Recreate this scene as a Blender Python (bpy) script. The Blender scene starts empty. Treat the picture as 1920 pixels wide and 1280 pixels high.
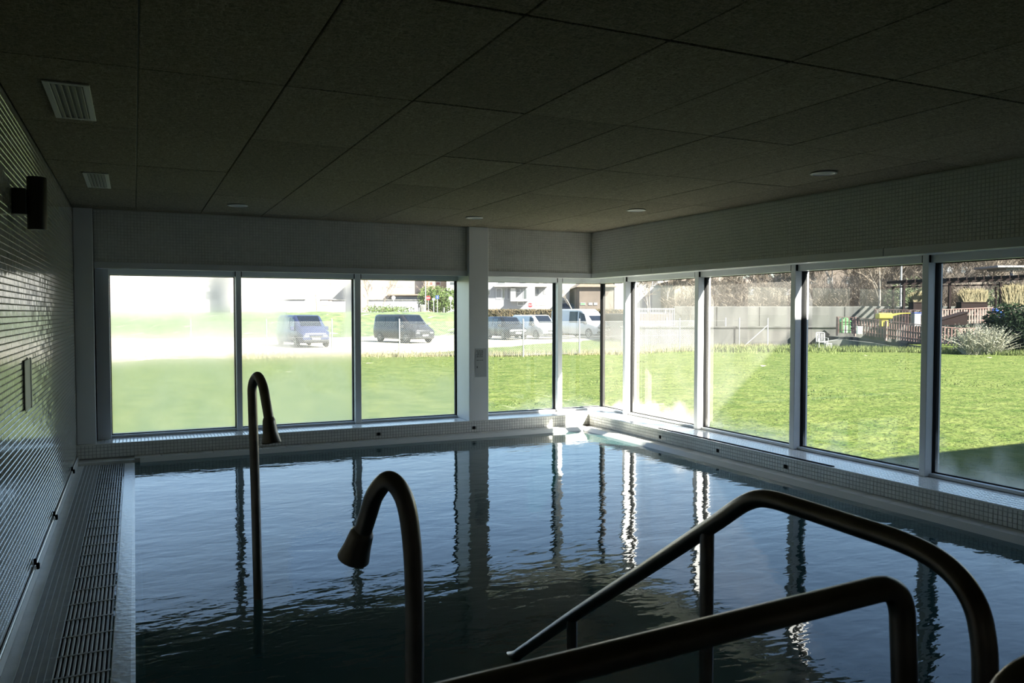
import bpy, bmesh, math, random
from mathutils import Vector, Matrix
import numpy as np
R = random.Random(7)
sc = bpy.context.scene
COL = sc.collection
PI = math.pi

# ------------------------------------------------------------------ camera
H = 1.47
YAW = math.atan2(708, 1500); PITCH = math.atan2(54, 1500)
cam = bpy.data.objects.new('camera', bpy.data.cameras.new('camera')); COL.objects.link(cam)
cam.location = (0, 0, H); cam.rotation_euler = (PI/2 - PITCH, 0, -YAW)
cam.data.sensor_width = 36; cam.data.lens = 1500/1920*36
cam.data.clip_end = 2000; cam.data.clip_start = 0.02
cam.data.dof.use_dof = True; cam.data.dof.focus_distance = 9.0; cam.data.dof.aperture_fstop = 9.0
sc.camera = cam

# ------------------------------------------------------------------ sky, sun, exposure
SUN = Vector((-0.62, 1.18, -1.0)).normalized()         # direction the sunlight travels
to_sun = -SUN
w = bpy.data.worlds.new('world'); sc.world = w; w.use_nodes = True
nt = w.node_tree; nt.nodes.clear()
sky = nt.nodes.new('ShaderNodeTexSky'); sky.sky_type = 'NISHITA'; sky.sun_disc = False
sky.sun_elevation = math.asin(to_sun.z); sky.sun_rotation = math.atan2(to_sun.x, to_sun.y)
sky.altitude = 50; sky.air_density = 1.0; sky.dust_density = .7; sky.ozone_density = 2.0
bg = nt.nodes.new('ShaderNodeBackground'); bg.inputs['Strength'].default_value = 0.35
wo = nt.nodes.new('ShaderNodeOutputWorld')
nt.links.new(sky.outputs[0], bg.inputs[0]); nt.links.new(bg.outputs[0], wo.inputs[0])
sl = bpy.data.lights.new('sun', 'SUN'); sl.energy = 36; sl.angle = math.radians(0.6); sl.color = (1.0, 0.95, 0.86)
so = bpy.data.objects.new('sun', sl); COL.objects.link(so)
so.rotation_euler = SUN.to_track_quat('-Z', 'Y').to_euler(); so.location = (20, -30, 30)
sc.view_settings.view_transform = 'Standard'; sc.view_settings.look = 'None'
sc.view_settings.gamma = 1; sc.view_settings.use_curve_mapping = False
sc.view_settings.exposure = 0.34
sc.cycles.max_bounces = 14; sc.cycles.transparent_max_bounces = 24; sc.cycles.transmission_bounces = 10
sc.cycles.diffuse_bounces = 7; sc.cycles.sample_clamp_indirect = 10; sc.cycles.use_denoising = True

FW = Vector((math.sin(YAW)*math.cos(PITCH), math.cos(YAW)*math.cos(PITCH), -math.sin(PITCH)))
RT = Vector((math.cos(YAW), -math.sin(YAW), 0)); UP = RT.cross(FW)
HF = Vector((math.sin(YAW), math.cos(YAW), 0))          # level direction of the far scenery's grid
GZ = -0.63                                             # lawn level
PZ = 1.50                                              # street level beyond the bank
def at(px, py, d):                                     # surveyed sight line: point at distance d
    return Vector((0, 0, H)) + (FW + RT*((px-960)/1500) - UP*((py-640)/1500))*d
def ground(px, d, z=GZ):
    p = at(px, 586, d); p.z = z; return p

# ------------------------------------------------------------------ materials
def newmat(name):
    m = bpy.data.materials.new(name); m.use_nodes = True
    n = m.node_tree; n.nodes.clear()
    return m, n, n.nodes, n.links
OUT = 1.0
def mat(name, c, rough=.5, metal=0, spec=.5, var=0, scale=8, bump=0, bscale=40, c2=None, coat=0, stretch=None, detail=4):
    m, n, N, L = newmat(name)
    c = tuple(v*OUT for v in c); c2 = tuple(v*OUT for v in c2) if c2 else None
    o = N.new('ShaderNodeOutputMaterial'); b = N.new('ShaderNodeBsdfPrincipled')
    L.new(b.outputs[0], o.inputs[0])
    b.inputs['Base Color'].default_value = (*c, 1); b.inputs['Roughness'].default_value = rough
    b.inputs['Metallic'].default_value = metal; b.inputs['Specular IOR Level'].default_value = spec
    b.inputs['Coat Weight'].default_value = coat
    if var or bump or c2:
        tc = N.new('ShaderNodeTexCoord'); mp = N.new('ShaderNodeMapping')
        if stretch: mp.inputs['Scale'].default_value = stretch
        L.new(tc.outputs['Object'], mp.inputs[0])
    if var or c2:
        t = N.new('ShaderNodeTexNoise'); t.inputs['Scale'].default_value = scale; t.inputs['Detail'].default_value = detail
        L.new(mp.outputs[0], t.inputs['Vector'])
        cr = N.new('ShaderNodeValToRGB'); cr.color_ramp.elements[0].position = .36; cr.color_ramp.elements[1].position = .64
        k = c2 if c2 else tuple(x*(1-var) for x in c)
        cr.color_ramp.elements[0].color = (*k, 1); cr.color_ramp.elements[1].color = (*c, 1)
        L.new(t.outputs[0], cr.inputs[0]); L.new(cr.outputs[0], b.inputs['Base Color'])
    if bump:
        t2 = N.new('ShaderNodeTexNoise'); t2.inputs['Scale'].default_value = bscale; t2.inputs['Detail'].default_value = 5
        L.new(mp.outputs[0], t2.inputs['Vector'])
        bm_ = N.new('ShaderNodeBump'); bm_.inputs['Strength'].default_value = bump; bm_.inputs['Distance'].default_value = .02
        L.new(t2.outputs[0], bm_.inputs['Height']); L.new(bm_.outputs[0], b.inputs['Normal'])
    return m
M = {}
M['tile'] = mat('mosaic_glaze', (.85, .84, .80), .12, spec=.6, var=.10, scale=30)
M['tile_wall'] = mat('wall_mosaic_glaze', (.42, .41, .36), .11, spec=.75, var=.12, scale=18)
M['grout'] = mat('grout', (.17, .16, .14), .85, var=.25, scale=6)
M['grout_mid'] = mat('grey_grout', (.42, .41, .38), .85, var=.25, scale=6)
M['grout_light'] = mat('pale_grout', (.70, .69, .64), .85, var=.25, scale=6)
M['paint'] = mat('white_enamel_paint', (.85, .86, .86), .35, var=.04, scale=3)
M['alu'] = mat('white_aluminium', (.80, .81, .82), .32, var=.03, scale=4)
M['gasket'] = mat('black_rubber_gasket', (.012, .012, .012), .9, spec=.1)
M['plaster'] = mat('grey_plaster', (.42, .42, .40), .8, var=.06, scale=2)
M['dark'] = mat('dark_plaster', (.22, .21, .19), .85, var=.1, scale=2)
M['coping'] = mat('cream_coping_stone', (.62, .60, .54), .28, var=.14, scale=9, bump=.08, bscale=60)
M['deck'] = mat('grey_deck_tile', (.30, .29, .25), .35, var=.2, scale=12)
M['plastic'] = mat('grey_grate_plastic', (.46, .45, .41), .35, var=.15, scale=20)
M['void'] = mat('wet_black_channel', (.012, .012, .012), .5)
M['steel'] = mat('brushed_stainless_steel', (.30, .26, .23), .30, metal=1, var=.25, scale=10, bump=.04, bscale=120)
M['lampmetal'] = mat('dark_anodised_metal', (.05, .045, .04), .4, metal=.6)
M['ventmetal'] = mat('white_vent_metal', (.62, .62, .60), .4)
M['opal'] = mat('opal_lamp_glass', (.72, .72, .70), .25)
M['paper'] = mat('pale_paper', (.75, .75, .62), .6, var=.05, scale=5)
M['ink'] = mat('black_ink', (.02, .03, .025), .7)
M['sheet'] = mat('clear_grey_label', (.50, .52, .52), .4)
M['pooltile'] = mat('teal_pool_mosaic', (.16, .38, .38), .4, var=.15, scale=6)

# wood-wool ceiling board: coarse matted fibres
def fibre():
    m, n, N, L = newmat('wood_wool_board')
    o = N.new('ShaderNodeOutputMaterial'); b = N.new('ShaderNodeBsdfPrincipled'); L.new(b.outputs[0], o.inputs[0])
    b.inputs['Roughness'].default_value = .95; b.inputs['Specular IOR Level'].default_value = .1
    tc = N.new('ShaderNodeTexCoord')
    hs = []
    for k, (rot, s) in enumerate((((0, 0, .5), (26, 90, 30)), ((0, 0, -.9), (90, 28, 30)), ((0, 0, 1.3), (34, 120, 30)))):
        mp = N.new('ShaderNodeMapping'); mp.inputs['Rotation'].default_value = rot; mp.inputs['Scale'].default_value = s
        mp.inputs['Location'].default_value = (k*3.1, k*1.7, 0)
        L.new(tc.outputs['Object'], mp.inputs[0])
        t = N.new('ShaderNodeTexNoise'); t.inputs['Scale'].default_value = 1.0; t.inputs['Detail'].default_value = 3; t.inputs['Distortion'].default_value = 1.6
        L.new(mp.outputs[0], t.inputs['Vector']); hs.append(t)
    mx = N.new('ShaderNodeMath'); mx.operation = 'MAXIMUM'; L.new(hs[0].outputs[0], mx.inputs[0]); L.new(hs[1].outputs[0], mx.inputs[1])
    mx2 = N.new('ShaderNodeMath'); mx2.operation = 'MAXIMUM'; L.new(mx.outputs[0], mx2.inputs[0]); L.new(hs[2].outputs[0], mx2.inputs[1])
    cr = N.new('ShaderNodeValToRGB'); cr.color_ramp.elements[0].position = .46; cr.color_ramp.elements[1].position = .74
    cr.color_ramp.elements[0].color = (.14, .125, .092, 1); cr.color_ramp.elements[1].color = (.47, .42, .31, 1)
    L.new(mx2.outputs[0], cr.inputs[0])
    oi = N.new('ShaderNodeObjectInfo'); mr = N.new('ShaderNodeMapRange'); mr.inputs['To Min'].default_value = .86; mr.inputs['To Max'].default_value = 1.1
    L.new(oi.outputs['Random'], mr.inputs['Value'])
    mul = N.new('ShaderNodeVectorMath'); mul.operation = 'SCALE'; L.new(cr.outputs[0], mul.inputs[0]); L.new(mr.outputs[0], mul.inputs['Scale'])
    L.new(mul.outputs[0], b.inputs['Base Color'])
    bp = N.new('ShaderNodeBump'); bp.inputs['Strength'].default_value = .8; bp.inputs['Distance'].default_value = .006
    L.new(mx2.outputs[0], bp.inputs['Height']); L.new(bp.outputs[0], b.inputs['Normal'])
    return m
M['fibre'] = fibre()

def schlick(N, L, f0, normal=None):
    lw_ = N.new('ShaderNodeLayerWeight'); lw_.inputs['Blend'].default_value = .5
    if normal: L.new(normal, lw_.inputs['Normal'])
    pw = N.new('ShaderNodeMath'); pw.operation = 'POWER'; L.new(lw_.outputs['Facing'], pw.inputs[0]); pw.inputs[1].default_value = 5
    ma = N.new('ShaderNodeMath'); ma.operation = 'MULTIPLY_ADD'; L.new(pw.outputs[0], ma.inputs[0]); ma.inputs[1].default_value = 1-f0; ma.inputs[2].default_value = f0
    return ma.outputs[0]
# pool water: a still film with small ripples
def water():
    m, n, N, L = newmat('pool_water')
    o = N.new('ShaderNodeOutputMaterial')
    tc = N.new('ShaderNodeTexCoord')
    hsum = None
    # (scale xyz, amplitude)
    for sx, sy, amp, det, loc in ((1.6, 2.6, .013, 1, 0), (5.0, 9, .0078, 2, 5), (13, 24, .0017, 2, 9), (40, 60, .0003, 1, 3)):
        mp = N.new('ShaderNodeMapping'); mp.inputs['Scale'].default_value = (sx, sy, 1); mp.inputs['Rotation'].default_value = (0, 0, .35)
        mp.inputs['Location'].default_value = (loc, loc*.7, 0)
        L.new(tc.outputs['Object'], mp.inputs[0])
        t = N.new('ShaderNodeTexNoise'); t.inputs['Scale'].default_value = 1; t.inputs['Detail'].default_value = det; t.inputs['Distortion'].default_value = .4
        L.new(mp.outputs[0], t.inputs['Vector'])
        ml = N.new('ShaderNodeMath'); ml.operation = 'MULTIPLY'; ml.inputs[1].default_value = amp
        L.new(t.outputs[0], ml.inputs[0])
        if hsum is None: hsum = ml
        else:
            ad = N.new('ShaderNodeMath'); ad.operation = 'ADD'; L.new(hsum.outputs[0], ad.inputs[0]); L.new(ml.outputs[0], ad.inputs[1]); hsum = ad
    bp = N.new('ShaderNodeBump'); bp.inputs['Strength'].default_value = 1.0; bp.inputs['Distance'].default_value = WATER_BUMP
    L.new(hsum.outputs[0], bp.inputs['Height'])
    fr = schlick(N, L, .02, bp.outputs[0])
    gl = N.new('ShaderNodeBsdfGlossy'); gl.inputs['Roughness'].default_value = 0.0; L.new(bp.outputs[0], gl.inputs['Normal'])
    tr = N.new('ShaderNodeBsdfTransparent'); tr.inputs[0].default_value = (.09, .18, .18, 1)
    df = N.new('ShaderNodeBsdfDiffuse'); df.inputs[0].default_value = (.085, .19, .185, 1)
    mA = N.new('ShaderNodeMixShader'); mA.inputs[0].default_value = .40; L.new(tr.outputs[0], mA.inputs[1]); L.new(df.outputs[0], mA.inputs[2])
    mx = N.new('ShaderNodeMixShader'); L.new(fr, mx.inputs[0]); L.new(mA.outputs[0], mx.inputs[1]); L.new(gl.outputs[0], mx.inputs[2])
    L.new(mx.outputs[0], o.inputs[0])
    return m
WATER_BUMP = .28
M['water'] = water()

# window glass with condensation; axis 0 = back wall (x), 1 = right wall (y)
def glass(name, axis, base, lo, span, bottom=0, side=0, clear=None, wavy=0, amp=.5, rough=None):
    m, n, N, L = newmat(name)
    def math_(op, a, b=None, clamp=False):
        q = N.new('ShaderNodeMath'); q.operation = op; q.use_clamp = clamp
        for i, v in enumerate((a, b)):
            if v is None: continue
            if isinstance(v, (int, float)): q.inputs[i].default_value = v
            else: L.new(v, q.inputs[i])
        return q.outputs[0]
    o = N.new('ShaderNodeOutputMaterial'); tc = N.new('ShaderNodeTexCoord'); sp = N.new('ShaderNodeSeparateXYZ')
    L.new(tc.outputs['Object'], sp.inputs[0])
    u = math_('DIVIDE', math_('SUBTRACT', sp.outputs[axis], lo), span); v = math_('DIVIDE', math_('SUBTRACT', sp.outputs[2], .2), 1.66)
    no = N.new('ShaderNodeTexNoise'); no.inputs['Scale'].default_value = 2.6; no.inputs['Detail'].default_value = 3
    L.new(tc.outputs['Object'], no.inputs['Vector'])
    nz = math_('SUBTRACT', no.outputs[0], .5)
    f = math_('ADD', math_('MULTIPLY', nz, amp), base)
    if bottom:   # mist gathered low on the pane
        e = math_('ADD', math_('MULTIPLY', v, -1), bottom); e = math_('ADD', e, math_('MULTIPLY', nz, wavy if wavy else .35))
        f = math_('ADD', f, math_('MULTIPLY', math_('MULTIPLY', e, 3.2, True), .62))
    if side:     # mist along the left or right edge
        q = math_('SUBTRACT', abs(side), u) if side > 0 else math_('SUBTRACT', u, 1-abs(side))
        f = math_('ADD', f, math_('MULTIPLY', math_('MULTIPLY', q, 5, True), .5))
    if clear:    # wiped patch
        cu, cv, ru, rv = clear
        dx = math_('DIVIDE', math_('SUBTRACT', u, cu), ru); dy = math_('DIVIDE', math_('SUBTRACT', v, cv), rv)
        dd = math_('ADD', math_('POWER', math_('ABSOLUTE', dx), 4), math_('POWER', math_('ABSOLUTE', dy), 4))
        k = math_('MULTIPLY', math_('SUBTRACT', 1.25, dd), 1.4, True)
        f = math_('MULTIPLY', f, math_('SUBTRACT', 1, math_('MULTIPLY', k, .92)))
    f = math_('MINIMUM', math_('MAXIMUM', f, .02), .92)
    t = N.new('ShaderNodeBsdfTransparent'); t.inputs[0].default_value = (.94, .97, .955, 1)
    g = N.new('ShaderNodeBsdfGlossy'); g.inputs['Roughness'].default_value = 0
    fr = schlick(N, L, .07)
    a = N.new('ShaderNodeMixShader'); L.new(fr, a.inputs[0]); L.new(t.outputs[0], a.inputs[1]); L.new(g.outputs[0], a.inputs[2])
    tl = N.new('ShaderNodeBsdfTranslucent'); tl.inputs[0].default_value = (.98, .95, .86, 1)
    if rough:
        rf = N.new('ShaderNodeBsdfRefraction'); rf.inputs['IOR'].default_value = 1.04; rf.inputs['Roughness'].default_value = rough
        rf.inputs[0].default_value = (1, 1, .99, 1)
        c = N.new('ShaderNodeMixShader'); c.inputs[0].default_value = .36; L.new(rf.outputs[0], c.inputs[1]); L.new(tl.outputs[0], c.inputs[2])
    else: c = tl
    mx = N.new('ShaderNodeMixShader'); L.new(f, mx.inputs[0]); L.new(a.outputs[0], mx.inputs[1]); L.new(c.outputs[0], mx.inputs[2])
    L.new(mx.outputs[0], o.inputs[0])
    return m

# ------------------------------------------------------------------ mesh helpers
class MB:
    def __init__(s): s.v = []; s.f = []
    def add(s, vs, fs):
        b = len(s.v); s.v += [tuple(p) for p in vs]; s.f += [tuple(i+b for i in f) for f in fs]; return s
    def box(s, x0, x1, y0, y1, z0, z1, mtx=None, ch=0):
        if ch:
            c = min(ch, (x1-x0)*.45, (y1-y0)*.45, (z1-z0)*.45)
            vs = []; idx = {}
            X = (x0, x1); Y = (y0, y1); Z = (z0, z1)
            for i in (0, 1):
                for j in (0, 1):
                    for k in (0, 1):
                        sx = c if i == 0 else -c; sy = c if j == 0 else -c; sz = c if k == 0 else -c
                        idx[i, j, k, 0] = len(vs); vs.append(Vector((X[i], Y[j]+sy, Z[k]+sz)))
                        idx[i, j, k, 1] = len(vs); vs.append(Vector((X[i]+sx, Y[j], Z[k]+sz)))
                        idx[i, j, k, 2] = len(vs); vs.append(Vector((X[i]+sx, Y[j]+sy, Z[k])))
            fs = []
            for i in (0, 1): fs.append([idx[i, 0, 0, 0], idx[i, 1, 0, 0], idx[i, 1, 1, 0], idx[i, 0, 1, 0]])
            for j in (0, 1): fs.append([idx[0, j, 0, 1], idx[1, j, 0, 1], idx[1, j, 1, 1], idx[0, j, 1, 1]])
            for k in (0, 1): fs.append([idx[0, 0, k, 2], idx[1, 0, k, 2], idx[1, 1, k, 2], idx[0, 1, k, 2]])
            for i in (0, 1):
                for j in (0, 1): fs.append([idx[i, j, 0, 0], idx[i, j, 1, 0], idx[i, j, 1, 1], idx[i, j, 0, 1]])
            for i in (0, 1):
                for k in (0, 1): fs.append([idx[i, 0, k, 0], idx[i, 1, k, 0], idx[i, 1, k, 2], idx[i, 0, k, 2]])
            for j in (0, 1):
                for k in (0, 1): fs.append([idx[0, j, k, 1], idx[1, j, k, 1], idx[1, j, k, 2], idx[0, j, k, 2]])
            for key in [(i, j, k) for i in (0, 1) for j in (0, 1) for k in (0, 1)]: fs.append([idx[(*key, 0)], idx[(*key, 1)], idx[(*key, 2)]])
        else:
            vs = [Vector((x, y, z)) for x in (x0, x1) for y in (y0, y1) for z in (z0, z1)]
            fs = [(0, 1, 3, 2), (4, 6, 7, 5), (0, 4, 5, 1), (2, 3, 7, 6), (0, 2, 6, 4), (1, 5, 7, 3)]
        if mtx: vs = [mtx @ p for p in vs]
        return s.add(vs, fs)
    def tube(s, pts, r, n=12, caps=True):
        pts = [Vector(p) for p in pts]; rr = r if isinstance(r, (list, tuple)) else [r]*len(pts)
        t0 = (pts[1]-pts[0]).normalized()
        u = t0.orthogonal().normalized(); rings = []
        vs = []; fs = []
        for i, p in enumerate(pts):
            t = (pts[min(i+1, len(pts)-1)]-pts[max(i-1, 0)]).normalized()
            u = (u - t*u.dot(t)).normalized(); wv = t.cross(u)
            e = rr[i] if isinstance(rr[i], (tuple, list)) else (rr[i], rr[i])
            for k in range(n):
                a = 2*PI*k/n; vs.append(p + u*math.cos(a)*e[0] + wv*math.sin(a)*e[1])
        for i in range(len(pts)-1):
            for k in range(n):
                fs.append((i*n+k, i*n+(k+1) % n, (i+1)*n+(k+1) % n, (i+1)*n+k))
        if caps: fs.append(tuple(range(n-1, -1, -1))); fs.append(tuple((len(pts)-1)*n+k for k in range(n)))
        return s.add(vs, fs)
    def cyl(s, c, r, h, n=20, axis='z', r2=None):
        c = Vector(c); d = {'x': Vector((1, 0, 0)), 'y': Vector((0, 1, 0)), 'z': Vector((0, 0, 1))}[axis] if isinstance(axis, str) else Vector(axis).normalized()
        return s.tube([c, c+d*h], [r, r if r2 is None else r2], n)
    def build(s, name, m, parent=None, smooth=False, bevel=0, recalc=True):
        me = bpy.data.meshes.new(name); me.from_pydata(s.v, [], s.f); me.update()
        if recalc:
            b = bmesh.new(); b.from_mesh(me); bmesh.ops.recalc_face_normals(b, faces=b.faces); b.to_mesh(me); b.free()
        o = bpy.data.objects.new(name, me); COL.objects.link(o)
        if m: me.materials.append(m)
        if smooth:
            me.polygons.foreach_set('use_smooth', [True]*len(me.polygons))
            try: me.set_sharp_from_angle(angle=math.radians(40))
            except Exception: pass
        if bevel:
            bv = o.modifiers.new('bevel', 'BEVEL'); bv.width = bevel; bv.segments = 2; bv.limit_method = 'ANGLE'
        if parent: o.parent = parent
        return o
def tag(o, label=None, cat=None, group=None, kind=None):
    if label: o['label'] = label
    if cat: o['category'] = cat
    if group: o['group'] = group
    if kind: o['kind'] = kind
    return o
def empty(name, loc=(0, 0, 0), rz=0, label=None, cat=None, group=None, kind=None):
    o = bpy.data.objects.new(name, None); COL.objects.link(o); o.location = loc; o.rotation_euler = (0, 0, rz)
    o.empty_display_size = .1
    return tag(o, label, cat, group, kind)
def struct(o, label, cat): return tag(o, label, cat, kind='structure')
def kids(o, allo=None): return [c for c in COL.objects if c.parent is o]
def copy_tree(o, parent=None):
    c = o.copy(); COL.objects.link(c)
    if parent: c.parent = parent
    for ch in kids(o): copy_tree(ch, c)
    return c
def fillet(pts, r, seg=8):
    pts = [Vector(p) for p in pts]; out = [pts[0]]
    for i in range(1, len(pts)-1):
        a, b, c = pts[i-1], pts[i], pts[i+1]
        k = r[i-1] if isinstance(r, (list, tuple)) else r
        d1 = (a-b); d2 = (c-b); k1 = min(k, d1.length*.49); k2 = min(k, d2.length*.49)
        p0 = b+d1.normalized()*k1; p2 = b+d2.normalized()*k2
        for j in range(seg+1):
            t = j/seg; out.append(p0*(1-t)**2 + b*2*t*(1-t) + p2*t*t)
    out.append(pts[-1]); return out
def tiles(name, m, parent, org, u, v, nrm, nu, nv, pitch=.03, gap=.0035, th=.003, tilt=.004, skip=None):
    """glazed mosaic: every little tile has its own raised face and bevelled rim"""
    org, u, v, nrm = Vector(org), Vector(u), Vector(v), Vector(nrm)
    s = MB(); h = (pitch-gap)/2; g = h-.0022
    for i in range(nu):
        for j in range(nv):
            c = org+u*(pitch*(i+.5))+v*(pitch*(j+.5))
            if skip and skip(c): continue
            a, b = R.uniform(-tilt, tilt), R.uniform(-tilt, tilt)
            o = [c-u*h-v*h, c+u*h-v*h, c+u*h+v*h, c-u*h+v*h]
            q = [c+u*(sx*g)+v*(sy*g)+nrm*(th+(a*sx+b*sy)*g) for sx, sy in ((-1, -1), (1, -1), (1, 1), (-1, 1))]
            s.add(o+q, [(4, 5, 6, 7), (0, 1, 5, 4), (1, 2, 6, 5), (2, 3, 7, 6), (3, 0, 4, 7)])
    return tag(s.build(name, m, parent, recalc=False), kind='stuff')

# ------------------------------------------------------------------ room shell
XL = -.525; XR = 5.30; YB = 8.85; ZC = 2.488; XC = 5.25; YC = 8.82; ZS = .178
XG = 5.73; YG = 9.27; ZT = 1.86; XF = 5.62; YF = 9.17; Y0 = -3.0
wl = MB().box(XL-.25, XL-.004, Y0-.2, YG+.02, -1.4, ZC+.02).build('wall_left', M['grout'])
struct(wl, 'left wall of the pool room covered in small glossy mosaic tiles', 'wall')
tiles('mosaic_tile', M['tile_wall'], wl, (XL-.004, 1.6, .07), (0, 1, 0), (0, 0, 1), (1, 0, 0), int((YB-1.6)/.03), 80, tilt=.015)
wb = MB().box(XL-.25, XL+.17, YB, YG+.25, ZS, ZC).box(XL+.17, 3.60, YB+.035, YG+.25, ZT+.105, ZC).box(3.85, XR+.6, YB, YG+.25, ZT+.105, ZC)\
    .build('wall_back', M['grout_light'])
struct(wb, 'far wall above the back windows, mosaic tiled bulkhead', 'wall')
tiles('mosaic_tile', M['tile'], wb, (XL+.175, YB+.035, ZT+.11), (1, 0, 0), (0, 0, 1), (0, -1, 0), 131, 17)
tiles('mosaic_tile', M['tile'], wb, (3.85, YB, ZT+.11), (1, 0, 0), (0, 0, 1), (0, -1, 0), 48, 17)
wr = MB().box(XR, XG+.12, 1.45, YG+.25, ZT+.105, ZC).box(XR, XG+.12, Y0-.2, 1.45, -1.4, ZC).build('wall_right', M['grout_light'])
struct(wr, 'right wall above the window band, mosaic tiled bulkhead', 'wall')
tiles('mosaic_tile', M['tile'], wr, (XR, 1.6, ZT+.11), (0, 1, 0), (0, 0, 1), (-1, 0, 0), int((YB-1.6)/.03), 17)
wf = MB().box(XL-.25, XG+.12, Y0-.25, Y0, -.2, ZC).build('wall_front', M['dark'])
struct(wf, 'dark plain wall at the near end of the pool room', 'wall')
rf = MB().box(XL-.25, XG+.16, Y0-.25, YG+.28, ZC+.035, ZC+.3).build('roof', M['dark']); struct(rf, 'flat roof slab over the pool room', 'roof')

# ceiling of wood-wool boards
ce = MB().box(XL-.02, XR+.02, Y0, YB+.04, ZC+.02, ZC+.034).build('ceiling', M['void'])
struct(ce, 'suspended ceiling of rough brown wood wool boards', 'ceiling')
pm = None
xs = [XL] + [.03+.6*k for k in range(0, 9)] + [XR]; ys = [2.49+1.225*k for k in range(-4, 6)]; ys = [Y0] + ys[1:] + [YB+.035]
ys = [y for y in ys if Y0 <= y <= YB+.04]
for i in range(len(xs)-1):
    for j in range(len(ys)-1):
        wd = xs[i+1]-xs[i]; ln = ys[j+1]-ys[j]
        gx = .005 if i != 2 else .009
        s = MB().box(gx/2, wd-gx/2, .0035 if ys[j] != 2.49 else .009, ln-.0035, 0, .02, ch=.003)
        p = s.build('ceiling_panel', M['fibre'], ce); p.location = (xs[i], ys[j], ZC+R.uniform(-.0012, .0012))

# columns, strips
cp = MB().box(3.60, 3.85, YB-.03, YG, ZS, ZC, ch=.004).build('pillar', M['paint'])
struct(cp, 'square white pillar between the back windows', 'pillar')
cp2 = MB().box(XL, XL+.17, YB-.01, YG+.1, ZS, ZC, ch=.004).build('pillar', M['paint'])
struct(cp2, 'narrow grey corner pillar beside the left wall', 'pillar')
t1 = MB().box(XL+.17, 3.60, YB+.02, YB+.06, ZT+.045, ZT+.112, ch=.003).box(3.85, XR, YB-.012, YB+.03, ZT+.045, ZT+.112, ch=.003).build('trim_1', M['alu'])
struct(t1, 'metal strip along the foot of the back bulkhead', 'trim')
t2 = MB()
for a, b in ((1.45, 4.42), (4.425, 7.52), (7.525, YB)): t2.box(XR-.012, XR+.03, a, b, ZT+.045, ZT+.112, ch=.003)
struct(t2.build('trim_2', M['alu']), 'jointed metal strip along the foot of the right bulkhead', 'trim')
so_ = MB().box(XL+.17, 3.6, YB+.06, YG+.05, ZT+.06, ZT+.10).box(3.85, XR+.1, YB+.03, YG+.05, ZT+.06, ZT+.10).box(XR+.03, XG+.05, 1.45, YG+.05, ZT+.06, ZT+.10).build('trim_3', M['alu'])
struct(so_, 'white soffit boards above the window heads', 'trim')

# curbs and sills
cb = MB().box(XL-.1, XG+.12, YC+.004, YG+.3, -.35, ZS-.004).box(XC+.004, XG+.12, Y0, YC+.02, -.35, ZS-.004).build('window_curb', M['grout_mid'])
struct(cb, 'low mosaic tiled curb carrying the windows round the pool', 'curb')
jets = [(0, 3.66), (0, 2.49), (1, 7.28), (1, 6.31), (1, 5.39)]
def inj(c):
    for k, p in jets:
        if k == 0 and abs(c.x-p) < .022 and abs(c.y-YC) < .02 and abs(c.z-.095) < .022: return True
        if k == 1 and abs(c.y-p) < .022 and abs(c.x-XC) < .02 and abs(c.z-.095) < .022: return True
    return False
tiles('mosaic_tile', M['tile'], cb, (XL, YC+.004, .04), (1, 0, 0), (0, 0, 1), (0, -1, 0), 192, 4, .0335, skip=inj)
tiles('mosaic_tile', M['tile'], cb, (XC+.004, 1.5, .04), (0, 1, 0), (0, 0, 1), (-1, 0, 0), int((YC-1.5)/.0335), 4, .0335, skip=inj)
tiles('mosaic_tile', M['tile'], cb, (XL, YC+.01, ZS-.004), (1, 0, 0), (0, 1, 0), (0, 0, 1), 192, 10, .0335)
tiles('mosaic_tile', M['tile'], cb, (XC+.01, 1.5, ZS-.004), (0, 1, 0), (1, 0, 0), (0, 0, 1), int((YC-1.5)/.0335), 11, .0335)
MB().tube([(XL, YC+.004, ZS-.006), (XC, YC+.004, ZS-.006), (XC+.004, YC, ZS-.006), (XC+.004, 1.5, ZS-.006)], .0085, 10).build('curb_nosing', M['tile'], cb, smooth=True)

# coping stones at the back and right
PXL = .03
M['lip'] = mat('wet_glazed_edge', (.66, .66, .62), .22, spec=.8, bump=.1, bscale=30)
cpg = MB().box(XL, XC, YC-.17, YC, -.3, .028).box(XC-.16, XC, .9, YC, -.3, .028).build('pool_coping', M['grout_light'])
struct(cpg, 'ledge of cream coping stones below the window curb', 'coping')
def stone(x0, x1, y0, y1, edge):
    s = MB(); z0, z1 = .028, .042
    s.box(x0, x1, y0, y1, z0, z1, ch=.004); return s.build('coping_stone', M['coping'], cpg)
x = -.02
while x < XC-.2:
    stone(x, x+.242, YC-.165, YC-.004, 0).location.z = R.uniform(-.001, .001); x += .245
y = 1.5
while y < YC-.17:
    stone(XC-.155, XC-.004, y, min(y+.242, YC-.168), 1).location.z = R.uniform(-.001, .001); y += .245
lp_ = MB()
e0, e1 = YC-.166, YC-.215
lp_.add([(PXL, e0, .041), (XC-.16, e0, .041), (XC-.21, e1, -.006), (PXL, e1, -.006), (PXL, e0, -.05), (XC-.16, e0, -.05), (XC-.21, e1, -.05), (PXL, e1, -.05)], [(0, 1, 2, 3), (3, 2, 6, 7), (0, 3, 7, 4), (4, 5, 6, 7), (0, 1, 5, 4)])
e2, e3 = XC-.157, XC-.20
lp_.add([(e2, 1.25, .041), (e2, e0, .041), (e3, e1, -.006), (e3, 1.25, -.006), (e2, 1.25, -.05), (e2, e0, -.05), (e3, e1, -.05), (e3, 1.25, -.05)], [(0, 1, 2, 3), (3, 2, 6, 7), (0, 3, 7, 4), (4, 5, 6, 7), (0, 1, 5, 4)])
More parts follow.
